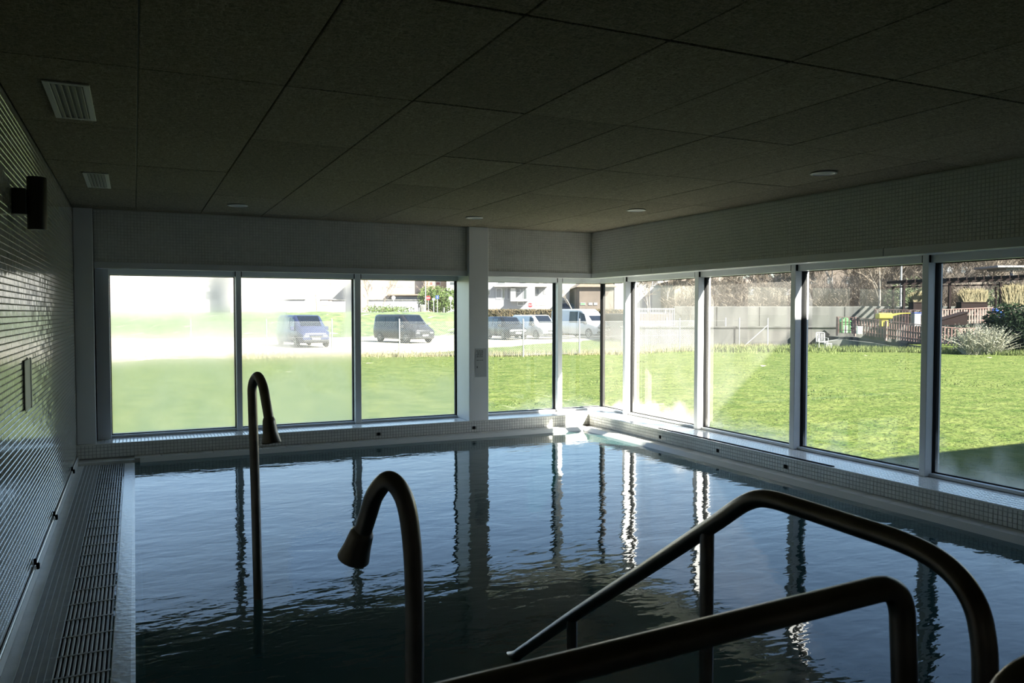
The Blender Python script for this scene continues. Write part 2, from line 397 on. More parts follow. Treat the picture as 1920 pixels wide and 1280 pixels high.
lp_.build('coping_lip', M['lip'], cpg)

# pool basin
PX0 = .02; PX1 = XC-.195; PY0 = 1.25; PY1 = YC-.21; PD = -1.15
bs = MB().box(PX0-.12, PX1+.12, PY0-.12, PY1+.12, PD-.1, PD).box(PX0-.13, PX0, PY0, PY1, PD, -.02).box(PX1, PX1+.1, PY0, PY1, PD, -.04)\
    .box(PX0, PX1, PY1, PY1+.1, PD, -.04).box(PX0, PX1, PY0-.1, PY0, PD, -.02)
for k in range(4): bs.box(1.5, 2.6, PY0+.3*k, PY0+.3*(k+1), PD, -.2-.24*k)
struct(bs.build('pool_basin', M['pooltile']), 'teal tiled basin of the indoor pool with entry steps', 'pool')
s = MB(); nx, ny = 2, 2
wt = MB().add([(-.115, PY0-.02, 0), (PX1+.02, PY0-.02, 0), (PX1+.02, PY1+.02, 0), (-.115, PY1+.02, 0)], [(0, 1, 2, 3)]).build('pool_water', M['water'])
tag(wt, 'still blue green water filling the indoor pool', 'water', kind='stuff')

# left deck, overflow lip, channel and skirting
dk = MB().box(XL, -.345, .9, YB, -.35, -.004).box(XL, XC, Y0, .9, -.35, .04).box(XL, -.115, YB-.04, YC+.02, -.35, -.004).build('floor', M['deck'])
struct(dk, 'grey tiled deck strip between the left wall and overflow grate', 'floor')
for k in range(5):
    x = -.455+.0275*k
    st = MB().box(x, x+.0235, .9, 8.80, -.004, .0015, ch=.001).build('deck_tile_strip', M['deck'], dk)
MB().box(XL+.012, -.46, .9, 8.80, -.004, .002).build('deck_margin', M['coping'], dk)
g = MB()
for k in range(6): g.box(-.4595+.0275*k, -.4563+.0275*k, .9, 8.8, -.004, .0045)
tag(g.build('joint_line', M['paint'], dk), label='pale joint lines running along the deck')
bb = MB().box(XL, XL+.012, .9, YB, 0, .07, ch=.003).build('baseboard_left', M['tile'])
struct(bb, 'pale ribbed skirting along the foot of the left wall', 'baseboard')
y = 1.6; g = MB()
while y < YB: g.box(XL+.012, XL+.016, y, y+.022, .004, .066); y += .0245
tag(g.build('skirting_rib', M['tile'], bb), kind='stuff')
lip = MB()
prof = [(-.115, -.006), (-.105, .003), (-.035, .003), (-.005, -.002), (.02, -.03), (.02, -.3), (-.115, -.3)]
for (yy) in (PY0, PY1+.02): lip.v += [(a, yy, b) for a, b in prof]
n_ = len(prof); lip.f = [(i, (i+1) % n_, (i+1) % n_+n_, i+n_) for i in range(n_)] + [tuple(range(n_)), tuple(range(2*n_-1, n_-1, -1))]
struct(lip.build('overflow_lip', M['lip']), 'wet cream stone lip where the pool spills into the grate', 'pool edge')
ch = MB().box(-.345, -.115, .9, YB, -.3, -.12).build('overflow_channel', M['void']); struct(ch, 'black drain channel under the left overflow grate', 'drain')
gr = empty('overflow_grate', (-.23, .9, 0), 0, 'long grey slotted overflow grate beside the left wall', 'grate')
NB = 13
for k in range(NB):
    x = -.112+.224*k/(NB-1)
    MB().box(x-.0052, x+.0052, 0, 7.88, -.02, 0, ch=.002).build('grate_slat', M['plastic'], gr)
k = 0; y = .03
while y < 7.86:
    rb = MB().box(-.117, .117, -.006, .006, -.018, .0012, ch=.002)
    for q in range(NB): rb.box(-.112+.224*q/(NB-1)-.007, -.112+.224*q/(NB-1)+.007, -.008, .008, -.019, .0016)
    o = rb.build('grate_rib', M['plastic'], gr); o.location = (0, y, 0); y += .226
# dark cable clips along the skirting
for yy, lb in ((5.08, 'black clip on the left skirting nearest the camera'), (6.25, 'black clip on the left skirting in the middle'), (8.0, 'black clip on the left skirting nearest the far corner')):
    o = MB().box(XL+.012, XL+.03, yy, yy+.02, .05, .085, ch=.004).box(XL, XL+.016, yy+.004, yy+.016, .075, .11, ch=.003).build('skirting_clip', M['gasket']); tag(o, lb, 'clip', 'black clips on the left skirting')

# ------------------------------------------------------------------ windows
def win(n, wall, a, b, gm, label, fr0=.012, fr1=.012, mull=None):
    """one pane with its own frame; wall 0 = back, 1 = right; a..b clear glass"""
    root = empty('window_%d' % n, (0, 0, 0), 0, label, 'window', kind='structure')
    def bx(s, u0, u1, d0, d1, z0, z1, ch=.002):
        if wall == 0: s.box(u0, u1, d0, d1, z0, z1, ch=ch)
        else: s.box(d0, d1, u0, u1, z0, z1, ch=ch)
    G = YG if wall == 0 else XG
    s = MB()
    if wall == 0: s.add([(a-.002, G, ZS+.01), (b+.002, G, ZS+.01), (b+.002, G, ZT+.01), (a-.002, G, ZT+.01)], [(0, 1, 2, 3)])
    else: s.add([(G, a-.002, ZS+.01), (G, b+.002, ZS+.01), (G, b+.002, ZT+.01), (G, a-.002, ZT+.01)], [(0, 1, 2, 3)])
    s.build('pane', gm, root)
    s = MB(); bx(s, a, b, G-.06, G+.04, ZS-.002, ZS+.022); s.build('bottom_rail', M['alu'], root)
    s = MB(); bx(s, a, b, G-.09, G+.04, ZT, ZT+.062); s.build('top_rail', M['alu'], root)
    s = MB(); t = .007
    bx(s, a, a+t, G-.03, G+.03, ZS+.02, ZT, 0); bx(s, b-t, b, G-.03, G+.03, ZS+.02, ZT, 0)
    bx(s, a, b, G-.012, G+.012, ZS+.022, ZS+.03, 0); bx(s, a, b, G-.012, G+.012, ZT-.006, ZT, 0)
    s.build('gasket', M['gasket'], root)
    return root
def mullion(wall, u0, u1, label, name='window_post'):
    s = MB()
    if wall == 0: s.box(u0, u1, YF, YG+.06, ZS, ZT+.062, ch=.003)
    else: s.box(XF, XG+.06, u0, u1, ZS, ZT+.062, ch=.003)
    o = s.build(name, M['alu']); tag(o, label, 'window post', kind='structure')
    s = MB()
    for u in (u0-.006, u1):
        if wall == 0: s.box(u-.002, u+.008, YF+.004, YG-.02, ZT+.002, ZT+.06)
        else: s.box(XF+.004, XG-.02, u-.002, u+.008, ZT+.002, ZT+.06)
    s.build('head_gap', M['gasket'], o)
mb = [(1.005, 1.06), (2.315, 2.385), (4.99, 5.055)]
win(1, 0, -.228, 1.0, glass('misted_glass_1', 0, .80, -.228, 1.23, rough=.55), 'heavily misted back window nearest the left wall')
win(2, 0, 1.062, 2.312, glass('misted_glass_2', 0, .66, 1.062, 1.25, bottom=.4, clear=(.66, .80, .27, .30), rough=.5), 'back window with a wiped clear patch showing the blue van')
win(3, 0, 2.388, 3.60, glass('misted_glass_3', 0, .05, 2.388, 1.2, bottom=.50, side=.10, rough=.4, amp=.25), 'back window left of the white pillar, misted along its lower half')
win(4, 0, 3.85, 4.985, glass('misted_glass_4', 0, .02, 3.85, 1.13, bottom=.08, amp=.05), 'clear back window just right of the white pillar')
win(5, 0, 5.058, XG-.012, glass('misted_glass_5', 0, .02, 5.058, .65, bottom=.10, amp=.05), 'narrow back window at the glazed corner')
o = MB().box(XG-.009, XG+.009, YG-.009, YG+.009, ZS, ZT+.05).build('corner_joint', M['gasket']); tag(o, 'thin black joint where the corner panes meet', 'window post', kind='structure')
mr_ = [(8.545, 8.60), (7.10, 7.165), (5.67, 5.73), (4.28, 4.335), (2.86, 2.915), (1.44, 1.50)]
rl = ['narrow right window next to the glazed corner', 'right window showing the white railings and bare trees', 'right window showing the concrete wall and tiled roofs',
      'right window showing the white chair on the lawn', 'right window misted along its foot, beside the dark evergreen', 'right window nearest the camera, outside the picture edge']
edges = [(mr_[0][1], YG-.012)] + [(mr_[k+1][1], mr_[k][0]) for k in range(5)]
gp = [dict(base=.05, bottom=.08, amp=.06), dict(base=.05, bottom=.12, amp=.08), dict(base=.045, bottom=.12, amp=.08), dict(base=.02, bottom=.08, amp=.05), dict(base=.0, bottom=.16, wavy=.5, amp=.05), dict(base=.05, amp=.05)]
for k, (a, b) in enumerate(edges):
    win(6+k, 1, a, b, glass('misted_glass_%d' % (6+k), 1, lo=a, span=b-a, **gp[k]), rl[k])
ml = ['white window post between first and second back windows', 'white window post between second and third back windows', 'white window post of the back wall nearest the glazed corner']
for (a, b), l in zip(mb, ml): mullion(0, a, b, l)
ml = ['white sunlit window post nearest the glazed corner on the right wall', 'white sunlit window post left of the tiled roofs', 'half sunlit window post left of the white chair',
      'shaded window post right of the wooden fence', 'window post just outside the right picture edge', 'window post nearest the camera on the right wall']
for (a, b), l in zip(mr_, ml): mullion(1, a, b, l)
jb = MB().box(XL+.165, -.228, YF-.06, YG+.04, ZS, ZT+.11, ch=.003).box(-.262, -.228, YF, YF+.03, ZS, ZT+.06).build('window_jamb', M['alu']); tag(jb, 'wide jamb of the first back window beside the corner pillar', 'window post', kind='structure')
jb = MB().box(3.602, 3.62, YF, YG+.04, ZS, ZT+.06).box(3.60, 3.64, YF+.05, YG+.04, ZS, ZT+.06).build('window_jamb', M['alu']); tag(jb, 'white jamb of the third back window against the pillar', 'window post', kind='structure')

# ------------------------------------------------------------------ fittings
def louvre(x0, x1, y0, y1, label):
    r_ = empty('ceiling_vent', ((x0+x1)/2, (y0+y1)/2, ZC), 0, label, 'vent', 'white louvred vents in the ceiling')
    a, b = (x1-x0)/2, (y1-y0)/2
    MB().box(-a, -a+.028, -b, b, -.008, 0, ch=.002).box(a-.028, a, -b, b, -.008, 0, ch=.002).box(-a+.028, a-.028, -b, -b+.03, -.008, 0, ch=.002).box(-a+.028, a-.028, b-.03, b, -.008, 0, ch=.002).build('frame', M['ventmetal'], r_)
    MB().box(-a+.02, a-.02, -b+.02, b-.02, -.0012, -.0004).build('backing', M['void'], r_)
    n = 5; wi = 2*(a-.028)
    for k in range(n):
        x = -a+.028+wi*(k+.5)/n
        m4 = Matrix.Translation((x, 0, -.006)) @ Matrix.Rotation(.55, 4, 'Y')
        MB().box(-.010, .010, -b+.03, b-.03, -.0012, .0012, m4).build('louvre_blade', M['ventmetal'], r_)
louvre(-.352, -.165, 4.07, 4.80, 'white louvred ceiling vent above the wall lamp')
louvre(-.325, -.155, 6.59, 7.34, 'white louvred ceiling vent farther from the camera')
for x, y, l in ((.90, 7.98, 'round recessed downlight above the first back window'), (3.30, 7.93, 'round recessed downlight by the white pillar'),
                (4.51, 6.67, 'round recessed downlight nearest the glazed corner'), (4.55, 4.33, 'round recessed downlight above the right windows')):
    r_ = empty('downlight', (x, y, ZC), 0, l, 'ceiling lamp', 'round downlights in the ceiling')
    s = MB(); n = 28
    for (r0, z0) in ((.088, -.001), (.094, -.010), (.078, -.013), (.070, -.006)):
        s.v += [(r0*math.cos(2*PI*k/n), r0*math.sin(2*PI*k/n), z0) for k in range(n)]
    for q in range(3): s.f += [(q*n+k, q*n+(k+1) % n, (q+1)*n+(k+1) % n, (q+1)*n+k) for k in range(n)]
    s.build('ring', M['ventmetal'], r_, smooth=True)
    MB().cyl((0, 0, -.007), .071, .004, 28).build('diffuser', M['opal'], r_)
lp = empty('wall_lamp', (XL, 4.55, 2.0), 0, 'dark cylindrical up and down lamp on the left wall', 'wall lamp')
MB().box(.001, .062, -.045, .045, -.055, .07, ch=.004).build('bracket', M['lampmetal'], lp)
s = MB(); n = 28; cx = .104
for r0, z0 in ((.043, -.125), (.044, -.12), (.044, .125), (.043, .13), (.036, .13), (.036, .10)): s.v += [(cx+r0*math.cos(2*PI*k/n), r0*math.sin(2*PI*k/n), z0) for k in range(n)]
for q in range(5): s.f += [(q*n+k, q*n+(k+1) % n, (q+1)*n+(k+1) % n, (q+1)*n+k) for k in range(n)]
s.f.append(tuple(range(n)))
s.f.append(tuple(range(5*n, 6*n)))
s.build('lamp_tube', M['lampmetal'], lp, smooth=True)
sg = empty('wall_notice', (XL, 4.97, 1.10), 0, 'small pale notice fixed to the left wall', 'notice')
MB().box(.003, .007, -.135, .12, -.145, .12, ch=.001).build('sheet', M['paper'], sg)
MB().box(.0032, .012, .105, .125, -.15, .125, ch=.001).build('edge_strip', M['alu'], sg)
nt_ = empty('pillar_notice', (3.745, YB-.031, .87), 0, 'narrow printed notice with small black lines on the white pillar', 'notice')
MB().box(-.068, .078, -.0016, -.0004, -.17, .17).build('sheet', M['sheet'], nt_)
s = MB()
def words(z, x0, x1, seed):
    q = random.Random(seed); x = x0
    while x < x1-.006:
        wd = min(q.uniform(.010, .030), x1-x)
        t = x
        while t < x+wd-.003:
            hh = q.choice((.004, .004, .0055)); s.box(t, t+.0026, -.0021, -.0017, z-.003, z-.003+hh+.003); t += .0036
        x += wd+.005
for k, (a, b) in enumerate(((-.056, .036), (-.047, .034), (-.044, .028), (-.052, .036), (-.046, .030), (-.050, .036))): words(.143-.0145*k, a, b, k)
words(.03, -.05, .036, 11)
tag(s.build('printed_lines', M['ink'], nt_), kind='stuff')
MB().cyl((-.043, -.0017, -.05), .0075, .0006, 14, (0, -1, 0)).box(-.045, -.041, -.0022, -.0017, -.066, -.036).build('round_mark', M['ink'], nt_)
s = MB(); t = -.028
while t < .035: s.box(t, t+.0022, -.0021, -.0017, -.052, -.0475); t += .0042
s.build('printed_name', M['sheet'], nt_)
for (k, p), l in zip(jets, ('small black nozzle in the back curb below the pillar', 'small black nozzle in the back curb left of the pillar', 'small black nozzle in the right curb nearest the corner', 'middle small black nozzle in the right curb', 'small black nozzle in the right curb nearest the camera')):
    s = MB()
    if k == 0: s.box(p-.017, p+.017, YC-.006, YC+.004, .078, .112, ch=.003)
    else: s.box(XC-.006, XC+.004, p-.017, p+.017, .078, .112, ch=.003)
    tag(s.build('curb_nozzle', M['gasket']), l, 'nozzle', 'black square nozzles in the curb')
tag(MB().box(5.268, 5.300, 4.88, 7.35, ZS-.001, ZS+.007, ch=.002).build('edge_strip', M['gasket']), 'long dark strip lying along the edge of the right sill', 'strip')

# handrails
def spline(P, n):
    P = [Vector(p) for p in P]; out = []
    for i in range(len(P)-1):
        p0 = P[max(i-1, 0)]; p1 = P[i]; p2 = P[i+1]; p3 = P[min(i+2, len(P)-1)]
        a, b, c = max((p1-p0).length, 1e-4)**.5, (p2-p1).length**.5, max((p3-p2).length, 1e-4)**.5     # centripetal
        m1 = (p2-p1) if i == 0 else ((p1-p0)/a-(p2-p0)/(a+b)+(p2-p1)/b)*b
        m2 = (p2-p1) if i == len(P)-2 else ((p2-p1)/b-(p3-p1)/(b+c)+(p3-p2)/c)*b
        for j in range(n):
            t = j/n; out.append(p1*(2*t**3-3*t*t+1)+m1*(t**3-2*t*t+t)+p2*(-2*t**3+3*t*t)+m2*(t**3-t*t))
    out.append(P[-1]); return out
def rails():
    r0 = .0225
    h = empty('handrail', (1.42, .92, .04), 0, 'bent steel handrail running down the steps into the pool', 'handrail')
    T = lambda p: (p[0]-1.42, p[1]-.92, p[2]-.04)
    ctl = [(1.405, .936, .04), (1.405, .937, .60), (1.408, .940, .80), (1.409, .946, .868), (1.410, .962, .922), (1.410, .995, .963), (1.412, 1.045, .988), (1.416, 1.12, 1.0), (1.42, 1.26, 1.004),
           (1.42, 1.42, 1.008), (1.42, 1.50, 1.008), (1.42, 1.55, 1.0), (1.419, 1.60, .977), (1.418, 1.70, .907), (1.425, 2.055, .668), (1.44, 2.50, .375), (1.455, 2.97, .055), (1.452, 3.05, .0), (1.44, 3.13, -.035), (1.435, 3.20, -.07), (1.43, 3.22, -.16), (1.43, 3.22, -.8)]
    path = spline(ctl, 5)
    MB().tube([T(p) for p in path], r0, 18).build('rail', M['steel'], h, smooth=True)
    MB().tube([T((1.418, 1.745, .865)), T((1.418, 1.745, -.75))], .0195, 16).build('post', M['steel'], h, smooth=True)
    MB().tube([T((1.441, 2.535, .34)), T((1.441, 2.535, -1.1))], .0195, 16).build('post', M['steel'], h, smooth=True)
    MB().tube([T((1.405, .936, .041)), T((1.405, .936, .052))], .05, 20).build('floor_flange', M['steel'], h, smooth=True)
    g_ = empty('handrail', (1.2, .93, .04), 0, 'steel handrail crossing the near edge of the pool in front', 'handrail')
    T2 = lambda p: (p[0]-1.2, p[1]-.93, p[2]-.04)
    MB().tube([T2(p) for p in fillet([(.10, 1.03, .04), (.10, 1.03, .925), (1.225, .975, .990), (1.236, .93, .04)], [.12, .062], 12)], r0, 18).build('rail', M['steel'], g_, smooth=True)
    for p in ((.10, 1.03), (1.236, .93)): MB().tube([T2((*p, .041)), T2((*p, .052))], .05, 20).build('floor_flange', M['steel'], g_, smooth=True)
    e_ = empty('handrail', (1.35, .55, .04), 0, 'end of a steel handrail entering at the bottom right corner', 'handrail')
    a = at(1868, 1290, 1.15); b = at(2010, 1222, 1.15)
    A0 = Vector((a.x, a.y, .04)); pth = fillet([A0, a, b, Vector((b.x+.02, b.y, .04))], .06, 8)
    e_.location = A0
    MB().tube([p-A0 for p in pth], r0, 18).build('rail', M['steel'], e_, smooth=True)
rails()

def shower(base, pts, r, head, r1, r2, label):
    e_ = empty('water_spout', base, 0, label, 'water spout'); B = Vector(base)
    P = [p-B for p in pts]
    # Catmull-Rom through the surveyed bend
    out = []
    for i in range(len(P)-1):
        p0 = P[max(i-1, 0)]; p1 = P[i]; p2 = P[i+1]; p3 = P[min(i+2, len(P)-1)]
        for j in range(10):
            t = j/10; out.append(.5*((2*p1)+(-p0+p2)*t+(2*p0-5*p1+4*p2-p3)*t*t+(-p0+3*p1-3*p2+p3)*t**3))
    out.append(P[-1])
    MB().tube([Vector((0, 0, 0))]+out, r, 20).build('pipe', M['steel'], e_, smooth=True)
    a, b = head[0]-B, head[1]-B; d = (b-a)
    MB().tube([a, a+d*.12, a+d*.16, a+d*.6, a+d*.97, b, b-d*.04], [r*1.05, r*1.30, r*1.32, (r*1.62, r*1.5), (r2, r1), (r2*.97, r1*.97), (r2*.86, r1*.86)], 24).build('nozzle', M['steel'], e_, smooth=True)
    MB().tube([(0, 0, .0), (0, 0, .02)], r*2.4, 20).build('base_flange', M['steel'], e_, smooth=True)
D = 4.12
pl = [at(485, 1150, D), at(481, 1000, D), at(477, 860, D), at(473.5, 760, D), at(473.5, 722, D), at(482.5, 705, D-.06), at(492.5, 722, D-.14), at(499, 755, D-.18), at(505, 790, D-.2)]
b0 = Vector((pl[0].x+.01, pl[0].y-.02, PD+.001))
shower(b0, pl, .0235, (at(503.5, 782, D-.2), at(509, 830, D-.2)), .048, .045, 'tall curved steel water spout standing farther out in the pool')
D = 2.13
pl = [at(777, 1290, D), at(777, 1120, D), at(771.5, 1010, D), at(758, 935, D), at(730, 900, D), at(704, 925, D+.04), at(690, 965, D+.08), at(679, 1000, D+.1)]
b0 = Vector((pl[0].x, pl[0].y, PD+.001))
shower(b0, pl, .0255, (at(681, 992, D+.1), at(662, 1048, D+.12)), .046, .046, 'thick curved steel water spout in the middle, nearest the camera')

# ================================================================== OUTDOORS
OUT = .42
M['lawn'] = mat('lawn_turf', (.20, .235, .068), .95, spec=.05, c2=(.085, .135, .026), scale=2.0, bump=1.0, bscale=7, detail=12)
for n_l in M['lawn'].node_tree.nodes:
    if n_l.type == 'BUMP': n_l.inputs['Distance'].default_value = .10
    if n_l.type == 'VALTORGB': n_l.color_ramp.elements[0].position = .30; n_l.color_ramp.elements[1].position = .70
M['blade'] = mat('grass_blade', (.24, .28, .10), .7, spec=.1, c2=(.18, .23, .07), scale=.7)
M['straw'] = mat('dry_grass', (.42, .37, .18), .9, var=.3, scale=2)
M['gravel'] = mat('sandy_gravel', (.56, .50, .38), .95, var=.10, scale=.5, bump=.5, bscale=20)
M['street'] = mat('pale_paving', (.60, .57, .52), .9, var=.08, scale=.3)
M['weeds'] = mat('bank_weeds', (.20, .25, .09), .95, c2=(.09, .14, .045), scale=1.2, bump=1, bscale=4, detail=8)
M['conc'] = mat('weathered_concrete', (.135, .135, .122), .9, c2=(.05, .05, .046), scale=1.1, stretch=(1.2, 1.2, .25), detail=8)
M['conc2'] = mat('pale_concrete', (.26, .26, .23), .9, c2=(.15, .15, .14), scale=2.5, detail=6)
M['galv'] = mat('galvanised_steel', (.55, .56, .55), .45, metal=.3)
M['wood'] = mat('red_brown_wood', (.46, .29, .24), .75, c2=(.33, .17, .14), scale=5)
M['wood2'] = mat('dark_stained_timber', (.028, .017, .015), .9, spec=.1)
M['bark'] = mat('pale_bark', (.52, .46, .38), .9, c2=(.28, .24, .19), scale=3)
M['twig'] = mat('bare_twigs', (.46, .38, .29), .9, c2=(.28, .22, .16), scale=1.5)
M['leaf'] = mat('olive_leaf', (.13, .17, .08), .6, spec=.15, c2=(.07, .10, .04), scale=2)
M['leafdark'] = mat('evergreen_leaf', (.022, .040, .016), .9, spec=.05, c2=(.010, .02, .008), scale=2)
M['leafgreen'] = mat('shrub_leaf', (.14, .20, .06), .6, spec=.15, c2=(.07, .11, .03), scale=2)
M['leafsilver'] = mat('silvery_leaf', (.62, .62, .46), .7, c2=(.40, .38, .25), scale=3)
M['hedge'] = mat('dry_hedge_leaf', (.17, .13, .075), .8, spec=.15, c2=(.07, .065, .035), scale=1.5)
M['reed'] = mat('pampas_grass', (.34, .27, .13), .8, c2=(.18, .15, .06), scale=2)
M['render'] = mat('white_render', (.66, .64, .60), .9, var=.05, scale=.3)
M['pink'] = mat('pale_pink_render', (.56, .46, .40), .9, var=.06, scale=.3)
M['peach'] = mat('peach_render', (.56, .40, .29), .9, var=.06, scale=.3)
M['beige'] = mat('beige_render', (.30, .25, .185), .9, var=.1, scale=.4)
M['brownwall'] = mat('brown_facade', (.19, .15, .12), .9, var=.2, scale=.6)
M['greywall'] = mat('grey_facade', (.40, .40, .42), .9, var=.05, scale=.3)
M['rooftile'] = mat('clay_roof_tile', (.36, .28, .21), .9, c2=(.26, .20, .15), scale=2, stretch=(3, 3, 3))
M['pane'] = mat('building_window_glass', (.10, .115, .13), .08, spec=.8)
M['shutter'] = mat('grey_shutter', (.28, .28, .29), .6)
M['redshut'] = mat('brown_red_shutter', (.30, .10, .08), .6)
M['tyre'] = mat('tyre_rubber', (.018, .018, .018), .8)
M['rim'] = mat('wheel_alloy', (.45, .45, .46), .3, metal=.7)
M['vglass'] = mat('vehicle_glass', (.015, .02, .03), .08, spec=.35)
M['blackpl'] = mat('black_trim', (.02, .02, .02), .5)
M['lampl'] = mat('headlamp', (.22, .23, .24), .1, spec=.9)
M['plate'] = mat('number_plate', (.72, .72, .70), .4)
M['cred'] = mat('sign_red', (.62, .03, .04), .5)
M['cblue'] = mat('sign_blue', (.03, .09, .40), .5)
M['cwhite'] = mat('sign_white', (.75, .75, .75), .5)
M['yellow'] = mat('yellow_plastic', (.75, .62, .05), .4)
M['bluepl'] = mat('blue_plastic', (.03, .10, .50), .4)
M['greenpl'] = mat('green_plastic', (.12, .42, .12), .5)
M['whitepl'] = mat('white_plastic', (.70, .70, .66), .4)
M['orangew'] = mat('orange_wood', (.55, .30, .14), .7)
M['skin'] = mat('skin', (.45, .28, .20), .6)
M['coat'] = mat('dark_blue_coat', (.035, .04, .07), .8)
M['trous'] = mat('grey_trousers', (.10, .10, .12), .8)
M['lightc'] = mat('pale_jacket', (.45, .42, .42), .8)

def smoothst(t): t = max(0, min(1, t)); return t*t*(3-2*t)
# terrain in the far scenery's grid: a = across, d = distance
def FP(a, d, z): return Vector((RT.x*a + HF.x*d, RT.y*a + HF.y*d, z))
def terr(a, d):
    foot = 68+smoothst((a+30)/60)*22 if a < 10 else 90
    top = foot+13
    if a > 14: foot = 90; top = 104
    z = GZ + (PZ-GZ)*smoothst((d-foot)/(top-foot))
    return z
M_ = MB()
def grid(mb, a0, a1, na, d0, d1, nd, noise=0, off=0):
    vs = []; rr = random.Random(3)
    for i in range(na+1):
        for j in range(nd+1):
            a = a0+(a1-a0)*i/na; d = d0+(d1-d0)*j/nd
            z = terr(a, d)+off
            if noise: z += noise*(math.sin(a*1.7+d*.6)*math.sin(d*1.1-a*.4)+.6*math.sin(a*.5+2)*math.sin(d*.37))
            vs.append(FP(a, d, z))
    fs = [(i*(nd+1)+j, (i+1)*(nd+1)+j, (i+1)*(nd+1)+j+1, i*(nd+1)+j+1) for i in range(na) for j in range(nd)]
    mb.add(vs, fs)
lw = MB()
# lawn: everything beyond the outer walls of the pool room up to the gravel
for (x0, x1, y0, y1) in ((-60, 80, YG+.26, 12), (XG+.13, 80, -40, YG+.26)):
    nx = int((x1-x0)/1.0); ny = max(2, int((y1-y0)/1.0)); vs = []
    for i in range(nx+1):
        for j in range(ny+1):
            vs.append((x0+(x1-x0)*i/nx, y0+(y1-y0)*j/ny, GZ))
    lw.add(vs, [(i*(ny+1)+j, (i+1)*(ny+1)+j, (i+1)*(ny+1)+j+1, i*(ny+1)+j+1) for i in range(nx) for j in range(ny)])
x0, x1 = -60, 80; vs = []; nx = 140; ny = 60
def edge_y(x):   # where the grass gives way to the gravel
    return 39+ .10*x if x < 14 else 40.4+(x-14)*.75
for i in range(nx+1):
    x = x0+(x1-x0)*i/nx; ye = edge_y(x)+.35*math.sin(x*.8)+.2*math.sin(x*2.3)
    for j in range(ny+1):
        t = j/ny; y = 12+(ye-12)*t
        vs.append((x, y, GZ+min(1, (y-12)/4)*(.03*math.sin(x*.9)*math.sin(y*.7)+.012*math.sin(x*3.1+y)*math.sin(y*2.7)) + (-.05 if j == ny else 0)))
lw.add(vs, [(i*(ny+1)+j, (i+1)*(ny+1)+j, (i+1)*(ny+1)+j+1, i*(ny+1)+j+1) for i in range(nx) for j in range(ny)])
tag(lw.build('lawn', M['lawn'], smooth=True), 'wide sunlit green lawn outside the pool windows', 'lawn', kind='structure')
gm = MB(); grid(gm, -80, 90, 40, 28, 108, 40, off=-.035)
tag(gm.build('parking_ground', M['gravel'], smooth=True), 'pale sandy gravel of the car park beyond the lawn', 'gravel', kind='structure')
bk = MB(); vs = []
na, nd = 90, 14
for i in range(na+1):
    a = -80+92*i/na+0; foot = 68+smoothst((a+30)/60)*22-1 + .8*math.sin(a*.9)+.4*math.sin(a*2.1)
    for j in range(nd+1):
        d = foot+(15)*j/nd
        z = terr(a, d)+.03+(.10*math.sin(a*1.9+d)*math.sin(d*1.3) if 0 < j < nd else -.05)
        vs.append(FP(a, d, z))
bk.add(vs, [(i*(nd+1)+j, (i+1)*(nd+1)+j, (i+1)*(nd+1)+j+1, i*(nd+1)+j+1) for i in range(na) for j in range(nd)])
tag(bk.build('grass_bank', M['weeds'], smooth=True), 'weedy green bank rising behind the parked vans', 'bank', kind='structure')
sm = MB(); grid(sm, -160, 160, 8, 100, 330, 8)
tag(sm.build('street', M['street']), 'pale street level beyond the grass bank', 'street', kind='structure')
fg = MB().box(-600, 600, -600, 900, -1.2, -.95).build('far_ground', M['weeds']); tag(fg, 'low ground far out beyond the houses', 'ground', kind='structure')

# wing of the same building, right of and behind the pool room: its roof shades the near lawn
wg = MB().box(6.0, 46, -14, 2.05, -1.2, 4.5).build('building_wing', M['plaster']); tag(wg, 'plain taller wing of the building beside the lawn', 'building', kind='structure')
for k in range(9):
    MB().box(9+4*k, 10.6+4*k, 2.05, 2.10, .4, 2.0).build('window', M['pane'], wg)

# grass blades on the nearer lawn
gb = MB(); rg = random.Random(11)
n = 0
while n < 16000:
    d = 9.5*(45/9.5)**rg.random(); px = rg.uniform(150, 1960)
    p = ground(px, d)
    if p.y < YG+.4 and p.x < XG+.3: continue
    if math.sin(p.x*1.3+math.sin(p.y*.9)*2)*math.sin(p.y*1.1+math.sin(p.x*.7)) + rg.uniform(-1, .8) < -.25: continue
    n += 1
    hh = rg.uniform(.008, .028); a = rg.uniform(0, 2*PI); wd = .004+.0014*d/2
    lx, ly = rg.uniform(-.03, .03), rg.uniform(-.03, .03)
    gb.add([(p.x-wd*math.cos(a), p.y-wd*math.sin(a), GZ-.03), (p.x+wd*math.cos(a), p.y+wd*math.sin(a), GZ-.03), (p.x+lx, p.y+ly, GZ+hh)], [(0, 1, 2)])
tag(gb.build('grass', M['blade'], recalc=False), 'short green grass blades scattered over the lawn', 'grass', kind='stuff')
sg2 = MB()
for n in range(9000):
    t = rg.random(); a0 = Vector((4, 39.6, 0)); b0_ = Vector((20, 34.6, 0)); c0 = Vector((35, 37.2, 0))
    p = a0.lerp(b0_, t*2) if t < .5 else b0_.lerp(c0, t*2-1)
    q = rg.gauss(0, .55); p = p+Vector((q*.3, q, 0)); hh = rg.uniform(.08, .34); a = rg.uniform(0, PI); wd = .014
    sg2.add([(p.x-wd*math.cos(a), p.y-wd*math.sin(a), GZ-.03), (p.x+wd*math.cos(a), p.y+wd*math.sin(a), GZ-.03), (p.x+rg.uniform(-.1, .1), p.y+rg.uniform(-.1, .1), GZ+hh)], [(0, 1, 2)])
tag(sg2.build('dry_grass', M['straw'], recalc=False), 'straw coloured dry grass along the foot of the wire fence', 'grass', kind='stuff')
sg3 = MB()
